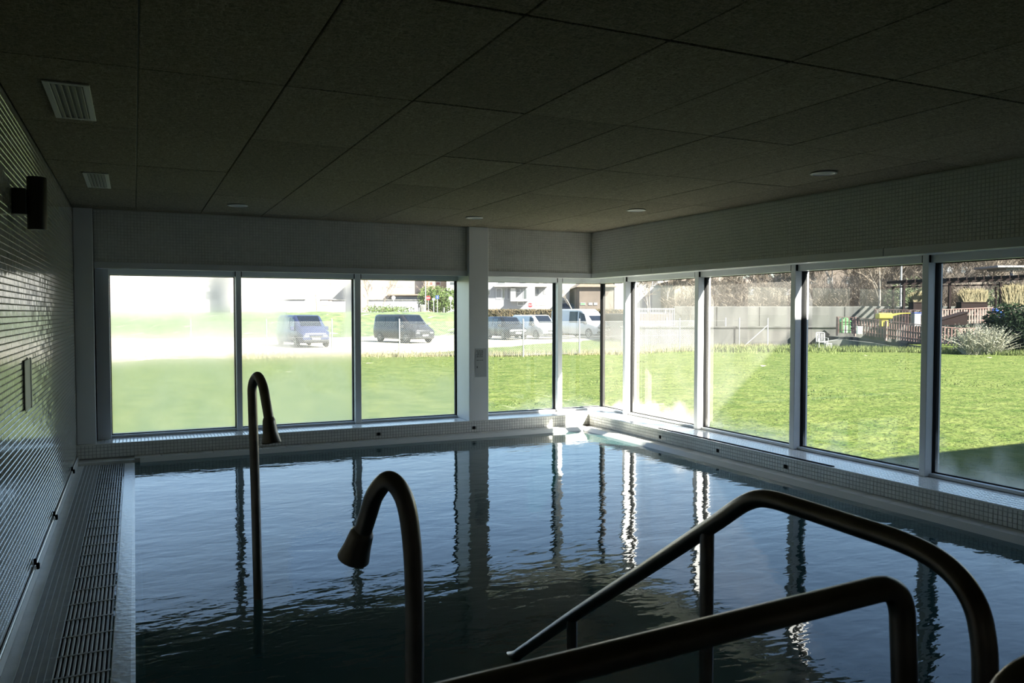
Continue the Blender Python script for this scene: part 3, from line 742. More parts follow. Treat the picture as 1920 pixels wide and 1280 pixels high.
for n in range(14000):
    px = rg.uniform(1190, 1960); d = rg.gauss(45.5, 1.6)
    if px > 1570: d = 45.5-(px-1570)*.012+rg.uniform(-2.5, .6)
    p = ground(px, d); hh = rg.uniform(.10, .33); a = rg.uniform(0, PI); wd = .02
    sg3.add([(p.x-wd*math.cos(a), p.y-wd*math.sin(a), GZ-.03), (p.x+wd*math.cos(a), p.y+wd*math.sin(a), GZ-.03), (p.x+rg.uniform(-.1, .1), p.y+rg.uniform(-.1, .1), GZ+hh)], [(0, 1, 2)])
tag(sg3.build('tall_grass', M['blade'], recalc=False), 'longer green grass at the foot of the concrete wall', 'grass', kind='stuff')

# ---- wire fence
posts = [(2.4, 40.6), (5.726, 39.75), (8.768, 39.3), (11.496, 37.02), (16.873, 34.49), (20.04, 34.6), (26.584, 35.15), (27.73, 34.7)]
fe = empty('wire_fence', (posts[0][0], posts[0][1], GZ), 0, 'galvanised chain link fence with thin white posts before the parked vans', 'fence')
F0 = fe.location.copy()
for (x, y) in posts:
    MB().cyl((x-F0.x, y-F0.y, -.1), .034, 1.88, 10).cyl((x-F0.x, y-F0.y, 1.78), .04, .03, 10, r2=.01).build('post', M['galv'], fe, smooth=True)
for k in range(len(posts)-1):
    A = Vector((*posts[k], 0)); B = Vector((*posts[k+1], 0)); d = (B-A); Ln = d.length; d.normalize(); nn = Vector((-d.y, d.x, 0))
    s = MB(); hh = 1.62; p = .075; wr_ = .0042
    def wire(t0, z0, t1, z1):
        for e in range(1):
            a = A+d*t0+Vector((0, 0, z0)); b = A+d*t1+Vector((0, 0, z1)); o_ = Vector((F0.x, F0.y, 0))
            a = a-o_; b = b-o_
            dr = (b-a).normalized(); u = nn; v = dr.cross(nn)
            vs = []
            for P in (a, b):
                for q in range(3):
                    an = 2*PI*q/3; vs.append(P+(u*math.cos(an)+v*math.sin(an))*wr_)
            s.add(vs, [(0, 1, 4, 3), (1, 2, 5, 4), (2, 0, 3, 5)])
    t = -hh
    while t < Ln:
        for sgn in (1, -1):
            t0, t1 = t, t+hh; z0, z1 = (.05, .05+hh) if sgn > 0 else (.05+hh, .05)
            if t0 < 0: z0 += sgn*(-t0); t0 = 0
            if t1 > Ln: z1 -= sgn*(t1-Ln); t1 = Ln
            if t1 > t0: wire(t0, z0, t1, z1)
        t += p*1.3
    for z in (.1, .9, 1.66): wire(0, z, Ln, z)
    s.build('mesh_panel', M['galv'], fe, recalc=False)
f2 = empty('wire_fence', (30.54, 41.76, GZ), 0, 'line of thin metal fence posts with a braced post before the concrete wall', 'fence')
p2 = [(30.54, 41.76), (33.942, 40.15), (34.4, 39.4), (34.4, 36.9)]
for (x, y) in p2: MB().cyl((x-30.54, y-41.76, -.1), .035, 1.88, 10).build('post', M['galv'], f2, smooth=True)
MB().tube([(34.4-30.54, 36.9-41.76, 1.35), (33.0-30.54, 37.5-41.76, 0)], .025, 8).build('brace', M['galv'], f2)
s = MB()
for k in range(3):
    for z in (.5, 1.1, 1.6): s.tube([(p2[k][0]-30.54, p2[k][1]-41.76, z), (p2[k+1][0]-30.54, p2[k+1][1]-41.76, z)], .006, 4)
s.build('line_wire', M['galv'], f2)
br = ground(1205, 48); o = MB().cyl((-1.0, 0, -.05), .035, 1.9, 8, (.55, 0, 1)).build('leaning_prop', M['galv']); o.location = br; tag(o, 'leaning metal prop against the low wall below the railings', 'prop')

# ---- vehicles: lofted body, inset glass, wheels
def vehicle(label, pos, front, L, W, Ht, st, paint, group=None, name='van', glassrows=None, nose=None, sideglass=((.18, .36), (.38, .58), (.6, .75)), bump_col=None):
    """st: stations (x along length 0=rear..1=front, z_bottom, z_belt, z_roof, w_belt, w_roof) in fractions"""
    e = empty(name, pos, math.atan2(front.y, front.x), label, 'van' if name == 'van' else 'car', group)
    bp = M[paint]
    V = []; n = len(st); ring = 12
    def sec(q):
        x, zb, zl, zr, wb_, wr_ = q
        x = (x-.5)*L; wb_ *= W/2; wr_ *= W/2; zb *= Ht; zl *= Ht; zr *= Ht
        return [(x, -wb_*.93, zb), (x, -wb_, zb+.12*Ht), (x, -wb_, zl-.02*Ht), (x, -wb_*.985, zl), (x, -wr_, max(zl, zr-.05*Ht)), (x, -wr_*.86, zr),
                (x, wr_*.86, zr), (x, wr_, max(zl, zr-.05*Ht)), (x, wb_*.985, zl), (x, wb_, zl-.02*Ht), (x, wb_, zb+.12*Ht), (x, wb_*.93, zb)]
    for q in st: V += sec(q)
    F = [(i*ring+k, i*ring+(k+1) % ring, (i+1)*ring+(k+1) % ring, (i+1)*ring+k) for i in range(n-1) for k in range(ring)]
    F += [tuple(range(ring)), tuple((n-1)*ring+k for k in range(ring))]
    mb_ = MB(); mb_.add(V, F); body = mb_.build('body', bp, e, smooth=True)
    def lerp(x):
        for i in range(n-1):
            if st[i][0] <= x <= st[i+1][0]:
                t = (x-st[i][0])/max(1e-6, st[i+1][0]-st[i][0]); return tuple(a+(b-a)*t for a, b in zip(st[i], st[i+1]))
        return st[-1]
    def sidepatch(xa, xb, sgn, lo=.12, hi=.92, m='vglass', nm='side_window', slope=0):
        pts = []
        for x, ff in ((xa, lo), (xb, lo), (xb-slope, hi), (xa, hi)):
            q = lerp(x); zl = q[2]*Ht; zt = max(q[2], q[3]-.05)*Ht
            y = (q[4]*.985*(1-ff)+q[5]*ff)*W/2; z = zl+(zt-zl)*ff
            pts.append(((x-.5)*L, sgn*(y+.012), z))
        s = MB(); inn = [(p[0], p[1]-sgn*.03, p[2]) for p in pts]
        s.add(pts+inn, [(0, 1, 2, 3), (4, 5, 6, 7), (0, 1, 5, 4), (1, 2, 6, 5), (2, 3, 7, 6), (3, 0, 4, 7)]); s.build(nm, M[m], e)
    for sgn in (-1, 1):
        for gsl in sideglass: sidepatch(gsl[0], gsl[1], sgn, slope=gsl[2] if len(gsl) > 2 else 0)
    # windscreen between cowl and roof front stations
    c0, c1 = nose['cowl'], nose['roof']
    qa = lerp(c0); qb = lerp(c1)
    def wsp(t, side):
        x = (c0+(c1-c0)*t); q = lerp(x); return ((x-.5)*L+.02, side*q[5]*.80*W/2, q[3]*Ht+.014)
    pts = [wsp(.06, -1), wsp(.06, 1), wsp(.94, 1), wsp(.94, -1)]
    s = MB(); s.add(pts+[(p[0]-.03, p[1], p[2]-.03) for p in pts], [(0, 1, 2, 3), (7, 6, 5, 4), (0, 1, 5, 4), (1, 2, 6, 5), (2, 3, 7, 6), (3, 0, 4, 7)]); s.build('windscreen', M['vglass'], e)
    qf = st[-1]; xf = (qf[0]-.5)*L; zb = qf[1]*Ht; zt = qf[3]*Ht; wf_ = qf[5]*W/2
    MB().box(xf-.02, xf+.03, -wf_*.50, wf_*.50, zb+(zt-zb)*.52, zb+(zt-zb)*.80, ch=.01).build('grille', M['blackpl'], e)
    MB().box(xf-.12, xf+.06, -qf[4]*W/2*.97, qf[4]*W/2*.97, zb+.02, zb+(zt-zb)*.30, ch=.03).build('bumper', M[bump_col or 'blackpl'], e)
    MB().box(xf+.05, xf+.075, -.26, .26, zb+(zt-zb)*.30, zb+(zt-zb)*.30+.11).build('number_plate', M['plate'], e)
    for sgn in (-1, 1):
        MB().box(xf-.16, xf+.02, min(sgn*wf_*.58, sgn*wf_*1.0), max(sgn*wf_*.58, sgn*wf_*1.0), zb+(zt-zb)*.60, zb+(zt-zb)*.86, ch=.02).build('headlamp', M['lampl'], e)
        q = lerp(nose['mirror']); yy = q[4]*W/2
        MB().box((nose['mirror']-.5)*L-.06, (nose['mirror']-.5)*L+.06, min(sgn*(yy-.02), sgn*(yy+.22)), max(sgn*(yy-.02), sgn*(yy+.22)), q[2]*Ht+.02, q[2]*Ht+.26, ch=.03).build('wing_mirror', M['blackpl'] if paint in ('pwhite', 'pgrey') else bp, e)
    rw = .335 if Ht < 2.2 else .36
    for fx in (nose.get('rear', .2), nose.get('frontw', .83)):
        for sgn in (-1, 1):
            x = (fx-.5)*L; y0 = sgn*(W/2-.19)
            t = MB(); t.tube([(x, y0-.0*sgn, rw), (x, y0+sgn*.03, rw), (x, y0+sgn*.19, rw), (x, y0+sgn*.215, rw)], [rw*.9, rw, rw, rw*.88], 22); wh = t.build('tyre', M['tyre'], e, smooth=True)
            s = MB(); s.cyl((x, y0+sgn*.205, rw), rw*.34*.6, .03, 10, (0, sgn, 0))
            for k in range(5):
                a = 2*PI*k/5; m4 = Matrix.Translation((x, y0+sgn*.22, rw)) @ Matrix.Rotation(a, 4, 'Y')
                s.box(-.028, .028, -.012, .012, .03, rw*.66, m4)
            s.tube([Vector((x+math.cos(2*PI*k/16)*rw*.66, y0+sgn*.222, rw+math.sin(2*PI*k/16)*rw*.66)) for k in range(17)], .02, 4, False)
            s.build('wheel_rim', M['rim'], wh)
            s = MB(); s.cyl((x, y0+sgn*.1, rw+.02), rw*1.16, .096, 22, (0, sgn, 0)); s.build('wheel_arch', M['blackpl'], e)
    return e
M['pdark'] = mat('dark_grey_car_paint', (.035, .036, .042), .35, spec=.4, coat=.15)
M['pblue'] = mat('dark_blue_car_paint', (.04, .05, .11), .35, spec=.4, coat=.15)
M['pblack'] = mat('black_car_paint', (.02, .022, .024), .35, spec=.4, coat=.15)
M['pwhite'] = mat('white_car_paint', (.70, .71, .72), .25, coat=1)
M['pgrey'] = mat('grey_car_paint', (.10, .105, .11), .35, spec=.4, coat=.15)
M['pred'] = mat('red_car_paint', (.40, .03, .03), .3, coat=1)
def heading(a, left=False):      # a = angle between car front and the way back to the camera
    a = math.radians(a); return (-HF*math.cos(a) + RT*math.sin(a)*(-1 if left else 1)).normalized()
MPV = [(0, .20, .50, .93, .93, .78), (.03, .13, .50, .985, .98, .84), (.10, .13, .50, 1, 1, .86), (.62, .13, .50, 1, 1, .86), (.68, .13, .50, .985, 1, .84), (.84, .13, .52, .64, 1, .80), (.93, .13, .48, .57, .96, .80), (.985, .14, .42, .47, .86, .76), (1, .16, .40, .42, .82, .74)]
NOSE = dict(cowl=.84, roof=.68, mirror=.76, rear=.19, frontw=.83)
def park(px, d, *a, **k): return vehicle(a[0], ground(px, d), *a[1:], **k)
park(567, 50.5, 'dark blue van parked at an angle behind the misted second window', heading(33), 5.0, 1.98, 1.95, MPV, 'pblue', sideglass=((.08, .30), (.33, .55), (.58, .76, .06)), nose=NOSE, group='parked vans')
park(757, 57.5, 'dark grey van with alloy wheels parked behind a fence post', heading(43), 5.05, 2.0, 1.97, MPV, 'pdark', sideglass=((.05, .30), (.32, .56), (.58, .77, .07)), nose=NOSE, group='parked vans')
SUVS = [(0, .24, .55, .80, .92, .72), (.03, .18, .56, .88, .98, .76), (.12, .17, .57, .98, 1, .80), (.55, .17, .57, 1, 1, .82), (.62, .17, .57, .97, 1, .80), (.75, .17, .57, .66, 1, .80), (.93, .17, .54, .60, .97, .80), (.99, .2, .46, .50, .86, .76), (1, .22, .44, .46, .84, .74)]
park(705, 84, 'grey car facing left, half hidden behind the dark grey van', heading(58, True), 4.7, 1.88, 1.72, SUVS, 'pgrey', name='car', sideglass=((.14, .34), (.37, .54), (.56, .70, .06)), nose=dict(cowl=.75, roof=.62, mirror=.68, rear=.2, frontw=.82))
SM = [(0, .22, .52, .90, .93, .76), (.03, .15, .52, .97, .98, .80), (.10, .14, .52, 1, 1, .82), (.56, .14, .54, 1, 1, .82), (.64, .14, .54, .97, 1, .80), (.79, .14, .54, .64, 1, .80), (.93, .14, .50, .56, .96, .80), (.99, .16, .44, .46, .86, .76), (1, .2, .42, .42, .82, .74)]
park(949, 64, 'small black van, leftmost of the three right of the pillar', heading(26), 4.4, 1.85, 1.78, SM, 'pblack', sideglass=((.10, .32), (.35, .54), (.56, .72, .06)), nose=dict(cowl=.79, roof=.64, mirror=.71, rear=.19, frontw=.82), group='parked vans')
park(1004, 66, 'white panel van parked between the small black van and the tall van', heading(30), 4.9, 1.92, 1.92, MPV, 'pwhite', sideglass=((.60, .76, .06),), nose=NOSE, group='parked vans')
BIG = [(0, .16, .45, .97, .96, .86), (.02, .12, .45, 1, 1, .88), (.58, .12, .45, 1, 1, .88), (.66, .12, .45, .985, 1, .87), (.73, .12, .45, .90, 1, .84), (.86, .12, .46, .56, 1, .82), (.95, .12, .42, .49, .97, .80), (1, .14, .38, .42, .86, .76)]
park(1090, 69.5, 'tall white van with a high roof, rightmost of the parked vans', heading(37), 5.9, 2.05, 2.42, BIG, 'pwhite', sideglass=((.42, .60), (.63, .80, .07)), nose=dict(cowl=.86, roof=.70, mirror=.79, rear=.2, frontw=.85), group='parked vans')
def farcar(px, d, lab, pt, a, lf): vehicle(lab, ground(px, d, PZ), heading(a, lf), 4.3, 1.75, 1.5, SUVS, pt, name='car', sideglass=((.14, .34), (.37, .54), (.56, .70, .06)), nose=dict(cowl=.75, roof=.62, mirror=.68, rear=.2, frontw=.82), group='cars on the far street')
farcar(1016, 135, 'small red car on the street behind the brown hedge', 'pred', 75, False)
farcar(955, 140, 'small white car on the street behind the brown hedge', 'pwhite', 80, True)
farcar(1068, 128, 'small blue car on the street right of the red one', 'pblue', 80, False)

# ---- vegetation
def leaves(mb_, c, rad, n, size, rr, shell=.35):
    c = Vector(c)
    for _ in range(n):
        while True:
            p = Vector((rr.uniform(-1, 1), rr.uniform(-1, 1), rr.uniform(-1, 1)))
            if shell < p.length < 1: break
        p = Vector((p.x*rad[0], p.y*rad[1], p.z*rad[2]))+c
        a = Vector((rr.gauss(0, 1), rr.gauss(0, 1), rr.gauss(0, 1))).normalized(); b = a.orthogonal().normalized()
        s_ = size*rr.uniform(.6, 1.3)
        mb_.add([p-a*s_, p-b*s_*.4, p+a*s_, p+b*s_*.4], [(0, 1, 2, 3)])
def bush(name, px, d, z0, w, h, label, cat, lm, n=1500, size=.08, lobes=5, seed=1, group=None, dep=None):
    rr = random.Random(seed); e = empty(name, ground(px, d, z0), -YAW, label, cat, group)
    s = MB(); dep = dep or w*.6
    for k in range(lobes):
        t = (k+.5)/lobes-.5 if lobes > 1 else 0
        hh = h*rr.uniform(.62, 1.0)
        leaves(s, (t*w*.72, rr.uniform(-.15, .15)*dep, hh*.52), (w/lobes*.85+.1*w, dep*.5, hh*.5), n//lobes, size, rr)
    tag(s.build('foliage', M[lm], e, recalc=False), kind='stuff')
    s = MB()
    for k in range(9):
        s.tube([(rr.uniform(-.1, .1)*w, 0, -.05), (rr.uniform(-.22, .22)*w, rr.uniform(-.1, .1)*dep, h*.35), (rr.uniform(-.38, .38)*w, rr.uniform(-.3, .3)*dep, h*.72)], [.03*h+.01, .018*h, .006*h], 5)
    s.build('stem', M['bark'], e)
    return e
def tree(px, d, z0, h, label, seed, spread=.35, levels=5, group='bare trees behind the walls', bark='bark', tw='twig', trunks=1, twr=.009, fork=3):
    rr = random.Random(seed); e = empty('bare_tree', ground(px, d, z0), rr.uniform(0, 6), label, 'tree', group)
    tb = MB(); tg = MB()
    def grow(p, dirn, ln, r, lv):
        q = p; dr = dirn; pts = [p]; rs = [r]
        for i in range(3):
            dr = (dr+Vector((rr.gauss(0, .10), rr.gauss(0, .10), rr.gauss(.02, .06)))).normalized(); q = q+dr*ln/3; pts.append(q); rs.append(r*(1-.18*(i+1)))
        (tb if lv >= levels-1 else tg).tube(pts, rs, 6 if lv >= levels-1 else 3, False)
        if lv == 0: return
        for k in range(fork if lv > 1 else fork+1):
            az = rr.uniform(0, 2*PI); tl = rr.uniform(.25, .62)
            u = dr.orthogonal().normalized(); v = dr.cross(u)
            nd = (dr*math.cos(tl)+(u*math.cos(az)+v*math.sin(az))*math.sin(tl)+Vector((0, 0, .12))).normalized()
            st = pts[rr.choice((1, 2, 3))] if k else pts[3]
            grow(st, nd, ln*rr.uniform(.62, .82), max(rs[-1]*rr.uniform(.5, .7), twr*.6), lv-1)
    for k in range(trunks):
        grow(Vector((rr.uniform(-.3, .3)*(trunks > 1), rr.uniform(-.3, .3)*(trunks > 1), -.05)), Vector((rr.gauss(0, spread*.35*(trunks > 1)+.03), rr.gauss(0, .1), 1)).normalized(), h*.33, h*.016/(1 if trunks == 1 else 1.5), levels)
    tb.build('trunk', M[bark], e, smooth=True, recalc=False); tag(tg.build('branches', M[tw], e, recalc=False), kind='stuff')
    return e
TR = [(1212, 62, 6.2, 'bare tree rising behind the white railings', 2), (1246, 70, 6.6, 'second bare tree right of the railings', 1), (1290, 66, 5.4, 'small pale bare tree in front of the concrete wall end', 1), (1345, 75, 5.6, 'bushy bare tree below the tiled roof, left one', 3),
      (1385, 68, 5.0, 'bushy bare tree below the tiled roof, middle one', 3), (1425, 72, 5.2, 'low bare tree below the tiled roof, right one', 3), (1470, 66, 4.8, 'bare tree left of the half sunlit window post', 3),
      (1520, 63, 6.6, 'tangled bare tree right of the half sunlit post', 3), (1564, 60, 8.4, 'tall pale trunked bare tree above the fence end', 1), (1598, 64, 6.8, 'thicket of bare stems above the fence', 3), (1628, 66, 6.2, 'leaning bare tree with fine twigs', 3),
      (1648, 58, 8.0, 'white trunked birch above the yellow toy', 1), (1690, 68, 7.0, 'bare tree behind the lamp post', 2), (1726, 66, 7.2, 'bare tree behind the shaded window post', 3), (1772, 64, 8.2, 'twin pale trunks left of the pergola posts', 2),
      (1815, 68, 8.0, 'bare birch behind the middle of the pergola', 1), (1838, 62, 8.2, 'slender bare birch right of the planter', 1), (1885, 66, 7.4, 'bare tree below the far canopy', 3), (1930, 64, 8, 'bare tree at the right picture edge', 2)]
for k, (px, d, h, l, tk) in enumerate(TR): tree(px, d, 1.4, h*.92, l, 20+k, trunks=min(2, tk), levels=5, fork=4, twr=.022, bark='bark')
rr = random.Random(41)
for k, px in enumerate(range(1275, 1960, 38)):
    d = 57.6+rr.uniform(0, 2.2); e = empty('bare_thicket', ground(px+rr.uniform(-6, 6), d, 1.38), -YAW, 'thicket of thin pale bare stems right above the concrete wall', 'shrub', 'bare thickets on the terrace')
    s = MB()
    hT = rr.uniform(1.2, 2.6) if px < 1500 else rr.uniform(1.8, 3.9)
    for q in range(150):
        x = rr.uniform(-.9, .9); a_ = rr.gauss(0, .30); h_ = hT*rr.uniform(.45, 1.05); r_0 = rr.uniform(.010, .020)
        y_ = rr.uniform(-.5, .5); p0 = Vector((x, y_, -.05)); p1 = p0+Vector((a_*h_*.5, 0, h_*.55)); p2 = p1+Vector((a_*h_*.45+rr.gauss(0, .08), rr.gauss(0, .1), h_*.5))
        s.tube([p0, p1, p2], [r_0, r_0*.75, r_0*.4], 3, False)
        for w_ in range(5):
            c = p0.lerp(p1, rr.uniform(.3, 1)) if w_ < 2 else p1.lerp(p2, rr.random()); v_ = Vector((rr.gauss(0, .6), rr.gauss(0, .3), rr.uniform(.4, 1))).normalized()*rr.uniform(.2, .5)
            s.tube([c, c+v_], [.010, .005], 3, False)
    tag(s.build('stems', M['twig'], e, recalc=False), kind='stuff')
tree(1295, 52, -.6, 4.2, 'small bare sapling standing before the end of the wall', 71, levels=4, group=None)
tree(1073, 105, 1.5, 6.0, 'lone bare tree behind the tall white van', 72, levels=4, group='bare street trees')
tree(1157, 75, -.6, 3.6, 'pale bare sapling right of the tall white van', 73, levels=4, group=None)
tree(594, 120, 1.5, 8.5, 'tall bare street tree above the dark blue van', 74, levels=4, group='bare street trees')
for k, (px, l) in enumerate(((690, 'reddish bare street tree left of the pink house windows'), (718, 'round bare street tree before the pink house'), (795, 'bare tree beside the flagpole before the peach house'))):
    tree(px, 135, 1.5, 8, l, 80+k, levels=5, group='bare street trees', twr=.03)
bush('evergreen_shrub', 822, 128, 1.5, 6.4, 4.9, 'large green shrub beside the road signs', 'shrub', 'leafgreen', 3000, .22, 5, 5)
bush('low_shrub', 727, 120, 1.5, 7.5, 1.2, 'low green plants at the top of the bank', 'shrub', 'leafgreen', 900, .16, 6, 6)
bush('olive_bush', 1706, 58, 1.40, 3.4, 2.9, 'grey green olive bush below the pergola corner', 'shrub', 'leaf', 2600, .085, 4, 7)
bush('olive_bush', 1862, 57, 1.45, 3.2, 2.2, 'olive green bush between the pergola posts', 'shrub', 'leaf', 1600, .09, 4, 8)
bush('dark_evergreen', 1934, 41.5, GZ, 4.2, 3.2, 'large dark evergreen bush at the right picture edge', 'shrub', 'leafdark', 15000, .12, 4, 9, dep=3.2)
bush('dark_evergreen', 1900, 44.5, GZ, 2.6, 2.2, 'smaller dark evergreen behind the silvery bush', 'shrub', 'leafdark', 6000, .11, 3, 10, dep=2)
# silvery shrub with upright stems
e = empty('silvery_bush', ground(1840, 40.2), -YAW, 'silvery grey wild bush before the wooden fence', 'shrub')
rr = random.Random(5); s = MB(); s2 = MB()
for k in range(620):
    a = rr.gauss(0, .55); b = rr.gauss(0, .4); ln = rr.uniform(.6, 1.75)
    dr = Vector((a, b, 1)).normalized(); p0 = Vector((rr.uniform(-.9, .9), rr.uniform(-.4, .4), 0)); p1 = p0+dr*ln*.6; p2 = p0+dr*ln+Vector((a*.2, 0, -.05))
    s.tube([p0, p1, p2], [.012, .009, .004], 3, False)
    for q in range(9):
        c = p1.lerp(p2, rr.random()) if q > 2 else p0.lerp(p1, rr.random()); v = Vector((rr.gauss(0, 1), rr.gauss(0, 1), rr.gauss(0, 1))).normalized(); u = v.orthogonal().normalized()
        s2.add([c, c+v*.05+u*.012, c+v*.09, c+v*.05-u*.012], [(0, 1, 2, 3)])
tag(s.build('stems', M['leafsilver'], e, recalc=False), kind='stuff'); tag(s2.build('foliage', M['leafsilver'], e, recalc=False), kind='stuff')
def reeds(px, d, z0, w, h, label, seed):
    e = empty('pampas_clump', ground(px, d, z0), -YAW, label, 'ornamental grass', 'grass clumps by the pergola'); rr = random.Random(seed); s = MB()
    for k in range(700):
        a = rr.gauss(0, .5); x = rr.uniform(-w*.3, w*.3); hh = h*rr.uniform(.5, 1.05)
        p = Vector((x, rr.uniform(-.25, .25), 0)); q = p+Vector((a*.35*h, 0, hh*.8)); t = p+Vector((a*h*.8, rr.gauss(0, .1), hh*(.95-abs(a)*.25)))
        s.add([p-Vector((.02, 0, 0)), p+Vector((.02, 0, 0)), q+Vector((.016, 0, 0)), q-Vector((.016, 0, 0)), t], [(0, 1, 2, 3), (3, 2, 4)])
    tag(s.build('blades', M['reed'], e, recalc=False), kind='stuff')
reeds(1824, 52, 1.85, 2.3, 1.35, 'tan ornamental grass growing in the long dark planter', 1)
reeds(1730, 53, 1.85, 2.0, 1.2, 'tan ornamental grass beside the olive bush', 2)
reeds(1905, 52, 1.85, 2.4, 1.7, 'tan ornamental grass at the right end of the pergola', 3)

# ---- brown hedge
e = empty('hedge', ground(1020, 76), -YAW, 'long clipped brown hedge behind the three right hand vans', 'hedge')
rr = random.Random(9); s = MB(); L_ = 16.5
MB().box(-6.5, 8.6, -.45, .45, -.05, 2.30, ch=.1).build('hedge_core', M['hedge'], e)
for k in range(9000):
    x = rr.uniform(-6.7, 8.8); f = rr.random()
    if f < .7: p = Vector((x, -.5+rr.gauss(0, .05), rr.uniform(0, 2.38)))
    else: p = Vector((x, rr.uniform(-.5, .5), 2.34+rr.gauss(0, .04)))
    a = Vector((rr.gauss(0, 1), rr.gauss(0, 1), rr.gauss(0, 1))).normalized(); b = a.orthogonal().normalized(); q = rr.uniform(.06, .12)
    s.add([p-a*q, p-b*q*.5, p+a*q, p+b*q*.5], [(0, 1, 2, 3)])
tag(s.build('foliage', M['hedge'], e, recalc=False), kind='stuff')

# ---- concrete walls
def fbox(mb_, px0, px1, d0, d1, z0, z1, ch=0):
    """box aligned with the far grid, spanning sight lines px0..px1 at distance d0"""
    a0 = (px0-960)/1500*d0; a1 = (px1-960)/1500*d0
    mt = Matrix(((RT.x, HF.x, 0, 0), (RT.y, HF.y, 0, 0), (0, 0, 1, 0), (0, 0, 0, 1)))
    return mb_.box(a0, a1, d0, d1, z0, z1, mt, ch)
def zat(py, d): return H-(py-586)/1500*d
lo = fbox(MB(), 1165, 1604, 50.5, 50.9, GZ-.2, zat(614, 50.5)); lo = fbox(lo, 1163, 1606, 50.42, 51.0, zat(614, 50.5), zat(611.5, 50.5)).build('retaining_wall', M['conc'])
tag(lo, 'low weathered concrete wall with a pale coping at the lawn edge', 'wall')
up = MB(); px = 1264; k = 0
up_e = empty('concrete_wall', ground(1264, 54), -YAW, 'long stained grey concrete wall behind the lawn', 'wall')
wpx = 1264
while wpx < 1985:
    p = MB(); a1 = min(wpx+80, 1990)
    w0 = (a1-wpx)/1500*54
    p.box(0, w0-.03, 0, .35, 0, zat(575, 54)-GZ, ch=.02); o = p.build('wall_panel', M['conc'], up_e); o.location = ((wpx-1264)/1500*54, 0, 0)
    wpx += 80
MB().box(0, (1990-1264)/1500*54, .06, .30, zat(575, 54)-GZ-.01, zat(574.2, 54)-GZ).build('coping', M['conc2'], up_e)
# pale planted terrace behind the wall, thickets grow on it
tr_ = fbox(MB(), 1180, 2150, 56.5, 98, -.9, 1.40).build('terrace', M['brownwall']); tag(tr_, 'raised brown terrace behind the concrete wall', 'terrace', kind='structure')
# white railings
rl_ = empty('railing', ground(1190, 51.4, zat(611, 51.4)), -YAW, 'white metal railings standing on the low concrete wall', 'railing')
wlen = 74/1500*51.4; hgt = zat(577, 51.4)-zat(611, 51.4)
n = 26
for k in range(n): MB().box(wlen*k/(n-1)-.011, wlen*k/(n-1)+.011, -.011, .011, 0, hgt).build('railing_bar', M['whitepl'], rl_)
for z in (.08, hgt-.08): MB().box(-.02, wlen+.02, -.016, .016, z-.02, z+.02).build('rail', M['whitepl'], rl_)
o = fbox(MB(), 1507, 1515, 49.9, 50.4, GZ, zat(615, 50)).build('wood_panel', M['orangew']); tag(o, 'narrow orange wooden board against the low wall', 'board')

# ---- wooden picket fences
def picket(label, pts, hgt, base_h, seed, pitch=.165, toprail=True, group='brown picket fences'):
    A = pts[0]; e = empty('picket_fence', A, 0, label, 'fence', group); rr = random.Random(seed)
    s = MB(); rl2 = MB(); cap = MB()
    for i in range(len(pts)-1):
        a = pts[i]-A; b = pts[i+1]-A; Ln = (b-a).length; d = (b-a).normalized(); dh = Vector((d.x, d.y, 0)).normalized()
        n = int(Ln/pitch)
        def mtx(p): return Matrix(((dh.x, -dh.y, 0, p.x), (dh.y, dh.x, 0, p.y), (0, 0, 1, p.z), (0, 0, 0, 1)))
        for k in range(n):
            p = a+d*(k+.5)*Ln/n; s.box(-.036, .036, -.04, -.018, .05+rr.uniform(-.01, .01), hgt+rr.uniform(-.015, .015), mtx(p))
        for z in (hgt*.25, hgt*.62): rl2.tube([a+Vector((0, 0, z)), b+Vector((0, 0, z))], .03, 4)
        if toprail: cap.tube([a+Vector((0, 0, hgt+.05)), b+Vector((0, 0, hgt+.05))], .028, 4)
        m_ = max(1, int(Ln/1.7))
        for k in range(m_+1):
            p = a+d*k*Ln/m_; MB().box(-.05, .05, -.01, .09, -.1, hgt+.08, mtx(p)).build('post', M['wood'], e)
    tag(s.build('pickets', M['wood'], e, recalc=False), kind='stuff'); rl2.build('cross_rail', M['wood'], e)
    if toprail: cap.build('top_rail', M['wood'], e)
    return e
def Q(px, py, d): p = at(px, py, d); p.z = zat(py, d); return p
fr_pts = [Q(1569, 626, 48.5), Q(1602, 627, 48), Q(1660, 635, 46.5), Q(1736, 645, 44), Q(1800, 651, 43.5), Q(1886, 648, 43.8)]
picket('long brown picket fence along the ramp edge in front', fr_pts, .98, 0, 1)
picket('upper brown picket fence behind the play equipment', [Q(1640, 608, 51), Q(1700, 610, 50), Q(1764, 610, 49), Q(1860, 606, 49), Q(1925, 604, 49)], .92, 0, 2)
# ramp deck and kerb below the front fence
s = MB()
for i in range(len(fr_pts)-1):
    a, b = fr_pts[i], fr_pts[i+1]
    for q0, q1, zt, th in ((-.25, 1.7, -.03, .5),):
        a0 = a+HF*q0; a1 = a+HF*q1; b0 = b+HF*q0; b1 = b+HF*q1
        v = [Vector((p.x, p.y, z)) for p, z in ((a0, GZ-.2), (a1, GZ-.2), (b1, GZ-.2), (b0, GZ-.2), (a0, a.z+zt-.12), (a1, a.z+zt-.12), (b1, b.z+zt-.12), (b0, b.z+zt-.12))]
        s.add(v, [(0, 1, 2, 3), (4, 5, 6, 7), (0, 1, 5, 4), (1, 2, 6, 5), (2, 3, 7, 6), (3, 0, 4, 7)])
tag(s.build('ramp', M['conc']), 'dark concrete ramp carrying the front picket fence', 'ramp')
kp = [Q(1545, 641, 47.6), Q(1580, 636, 47.3), Q(1640, 643, 45.9), Q(1735, 659, 43.3), Q(1780, 664, 42.6)]
s = MB()
